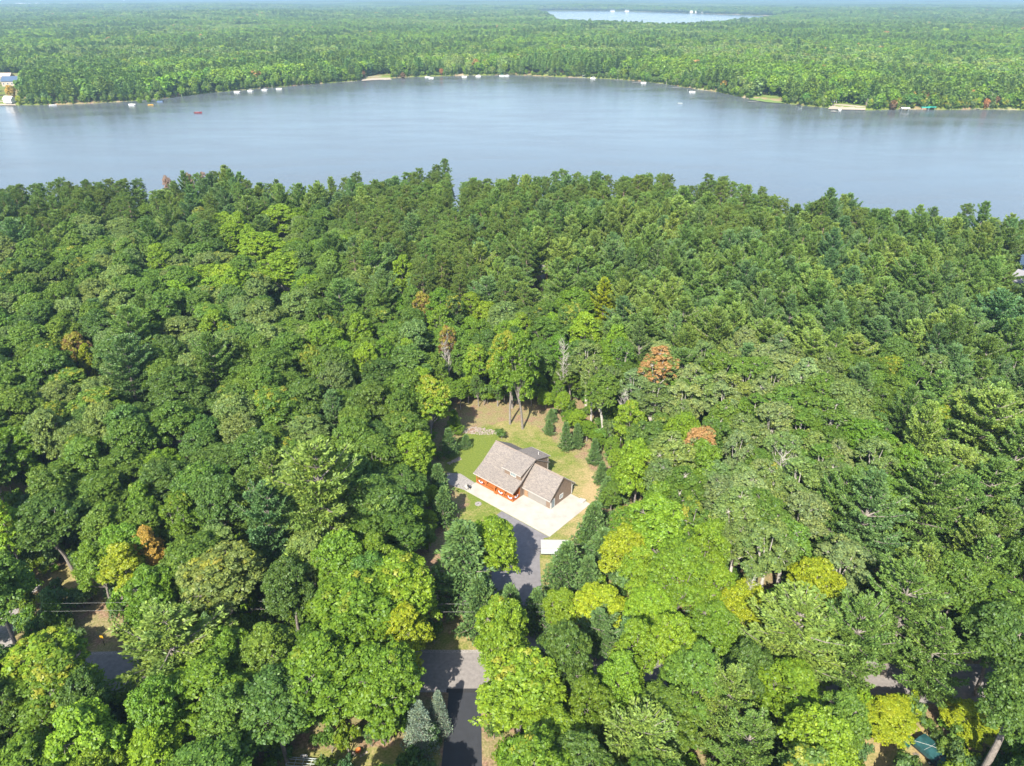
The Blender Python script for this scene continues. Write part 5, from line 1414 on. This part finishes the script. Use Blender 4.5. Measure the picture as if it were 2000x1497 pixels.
for px, py, rz, cn, lab in [(463, 181, 80, None, 'open pontoon boat, first of the moored boats at the left far shore'), (489, 179, 70, 'white', 'white canopied pontoon boat beside the leftmost moored group'), (517, 177, 75, 'white', 'white canopied pontoon boat third along the left far shore'),
                            (545, 175, 85, None, 'open white pontoon boat last of the left far shore group'), (835, 152, 70, 'navy', 'dark canopied pontoon boat left of the red tree'), (842, 153.5, 85, None, 'open pontoon boat beside the dark canopied one'),
                            (907, 151, 80, 'dark_metal', 'dark boat moored at a mid shore dock'), (934, 150, 85, 'white', 'white pontoon boat left of the mid far shore'), (980, 149, 80, 'green_canopy', 'teal canopied pontoon boat in mid far shore'),
                            (990, 149.5, 60, 'white', 'white boat right of the teal canopied one'), (1158, 154, 80, 'white', 'white covered boat right of the square dock'), (1257, 163, 75, None, 'open boat at the dock by the bending shore'),
                            (1352, 181, 80, 'dark_metal', 'black canopied boat by the bright green shore lawn')]:
    pontoon(px, py, R(rz), cn, lab)
for px, py, L, rz, ell, lab in [(690, 161, 12, -70, 0, 'dark low dock on the left far shore'), (760, 157, 8, -60, 0, 'short dock by the straw coloured bank'), (840, 152, 10, -30, 0, 'dock beside the dark canopied boat'), (940, 149, 12, -60, 5, 'long pale dock left of centre on the far shore'),
                                (1048, 148, 14, -75, 8, 'square shaped white dock at mid far shore'), (1068, 149, 6, 0, 0, 'short white dock right of the square one'), (1128, 153, 14, -80, 0, 'low pale dock parallel to the far shore'), (1214, 157, 12, -70, 0, 'dock in front of the white cottage'),
                                (1252, 162, 12, -60, 4, 'dock with pale platform near the bending shore'), (1292, 165, 10, -60, 0, 'narrow dock at the shore bend'), (1325, 172, 9, -70, 0, 'pale dock left of the black canopied boat'), (1378, 179, 14, -80, 0, 'long pale dock right of the black canopied boat'),
                                (1478, 199, 12, -65, 0, 'pale dock at the left tip of the far lawn'), (1625, 217, 9, 10, 6, 'L-shaped white dock off the sandy beach'), (1760, 214, 14, 55, 0, 'pale dock leading to the white boat lift'), (1912, 214, 10, -60, 0, 'short pale dock near the right frame edge')]:
    dock(px, py, L, R(rz), lab, ell)
lift(1140, 152, 0, 'white', 'white canopied boat lift at mid far shore')
lift(1348, 178.5, R(20), 'dark_metal', 'black canopied boat lift by the shore lawn')
lift(1560, 212, 0, 'dark_metal', 'black canopied boat lift standing in front of the wooded far point')
lift(1767, 217, R(75), 'white', 'white canopied boat lift right of the sandy beach')
lift(1806, 216, R(80), 'green_canopy', 'green canopied boat lift nearer the white one')
lift(1818, 215, R(80), 'green_canopy', 'green canopied boat lift, right one of the green pair')
runabout(1640, 216.5, R(70), 'white', 'white runabout tied to the L-shaped dock off the beach', 1.4)
# bare banks and lawns of the far shore
def bank(name, pts, mat, lift_=.35):
    P = [G(*p, WZ) for p in pts]
    mb = MB(); mb.add([(x, y, max(float(terrain(x, y)), WZ + .1) + lift_) for x, y in P], [tuple(range(len(P)))])
    tag(mb.build(name, mat), kind='structure')
m, n, b = newmat('shore_lawn'); n.links.new(ramp(n, noise(n, .3), [(.3, (.10, .17, .03)), (.7, (.16, .22, .05))]), b.inputs['Base Color']); b.inputs['Roughness'].default_value = .95; M['lawn'] = m
bank('shore_lawn', [(1590, 208), (1597, 180), (1606, 180), (1612, 196), (1622, 209)], M['lawn'])
bank('shore_lawn', [(1462, 195), (1480, 190), (1518, 193), (1532, 203), (1500, 201)], M['lawn'])
bank('beach', [(1617, 214), (1624, 208), (1650, 209), (1690, 213), (1690, 216), (1640, 215)], M['sand'])
bank('beach', [(0, 207), (0, 202), (26, 202), (32, 207)], M['sand'])
bank('shore_bank', [(706, 159), (712, 154), (745, 152), (762, 153), (765, 157), (740, 157)], M['sand'])

# ------------------------------------------------------------------ cottages between the house and the lake
far_house(1292, 520, 12, 9, 5, 4.5, R(35), 'white', 'lav_roof', 'pale roofed cottage half hidden in the lakeside pines', 'cottage', 2, 0)
h = far_house(1068, 478, 11, 8, 4, 3.4, R(-32), 'dark_wall', 'grey_roof', 'dark brown cottage in the clearing among the lakeside pines', 'cottage', 2, 0)
MB().box(-5, -1, -4.4, -4.02, 0, 2.4).build('garage_door', M['tan_door'], h)
h = far_house(2018, 585, 16, 10, 5.5, 3.5, R(-62), 'dark_wall', 'lav_roof', 'brown cottage with a pale grey roof at the right frame edge by the lake', 'cottage', 2, 0)

# ------------------------------------------------------------------ air
hz = MB().box(-27000, 27000, -450, 33000, -6.5, 112).build('haze', None)
hz.data.materials.clear()
hm = bpy.data.materials.new('haze_air'); hm.use_nodes = True; hn = hm.node_tree; hn.nodes.clear()
ho = hn.nodes.new('ShaderNodeOutputMaterial'); pv = hn.nodes.new('ShaderNodeVolumePrincipled')
pv.inputs['Color'].default_value = (.52, .76, 1.0, 1); pv.inputs['Density'].default_value = 1.2e-4; pv.inputs['Anisotropy'].default_value = .2
hn.links.new(pv.outputs[0], ho.inputs['Volume'])
hz.data.materials.append(hm)
tag(hz, 'thin pale blue haze over lake and forest', 'haze', kind='stuff')
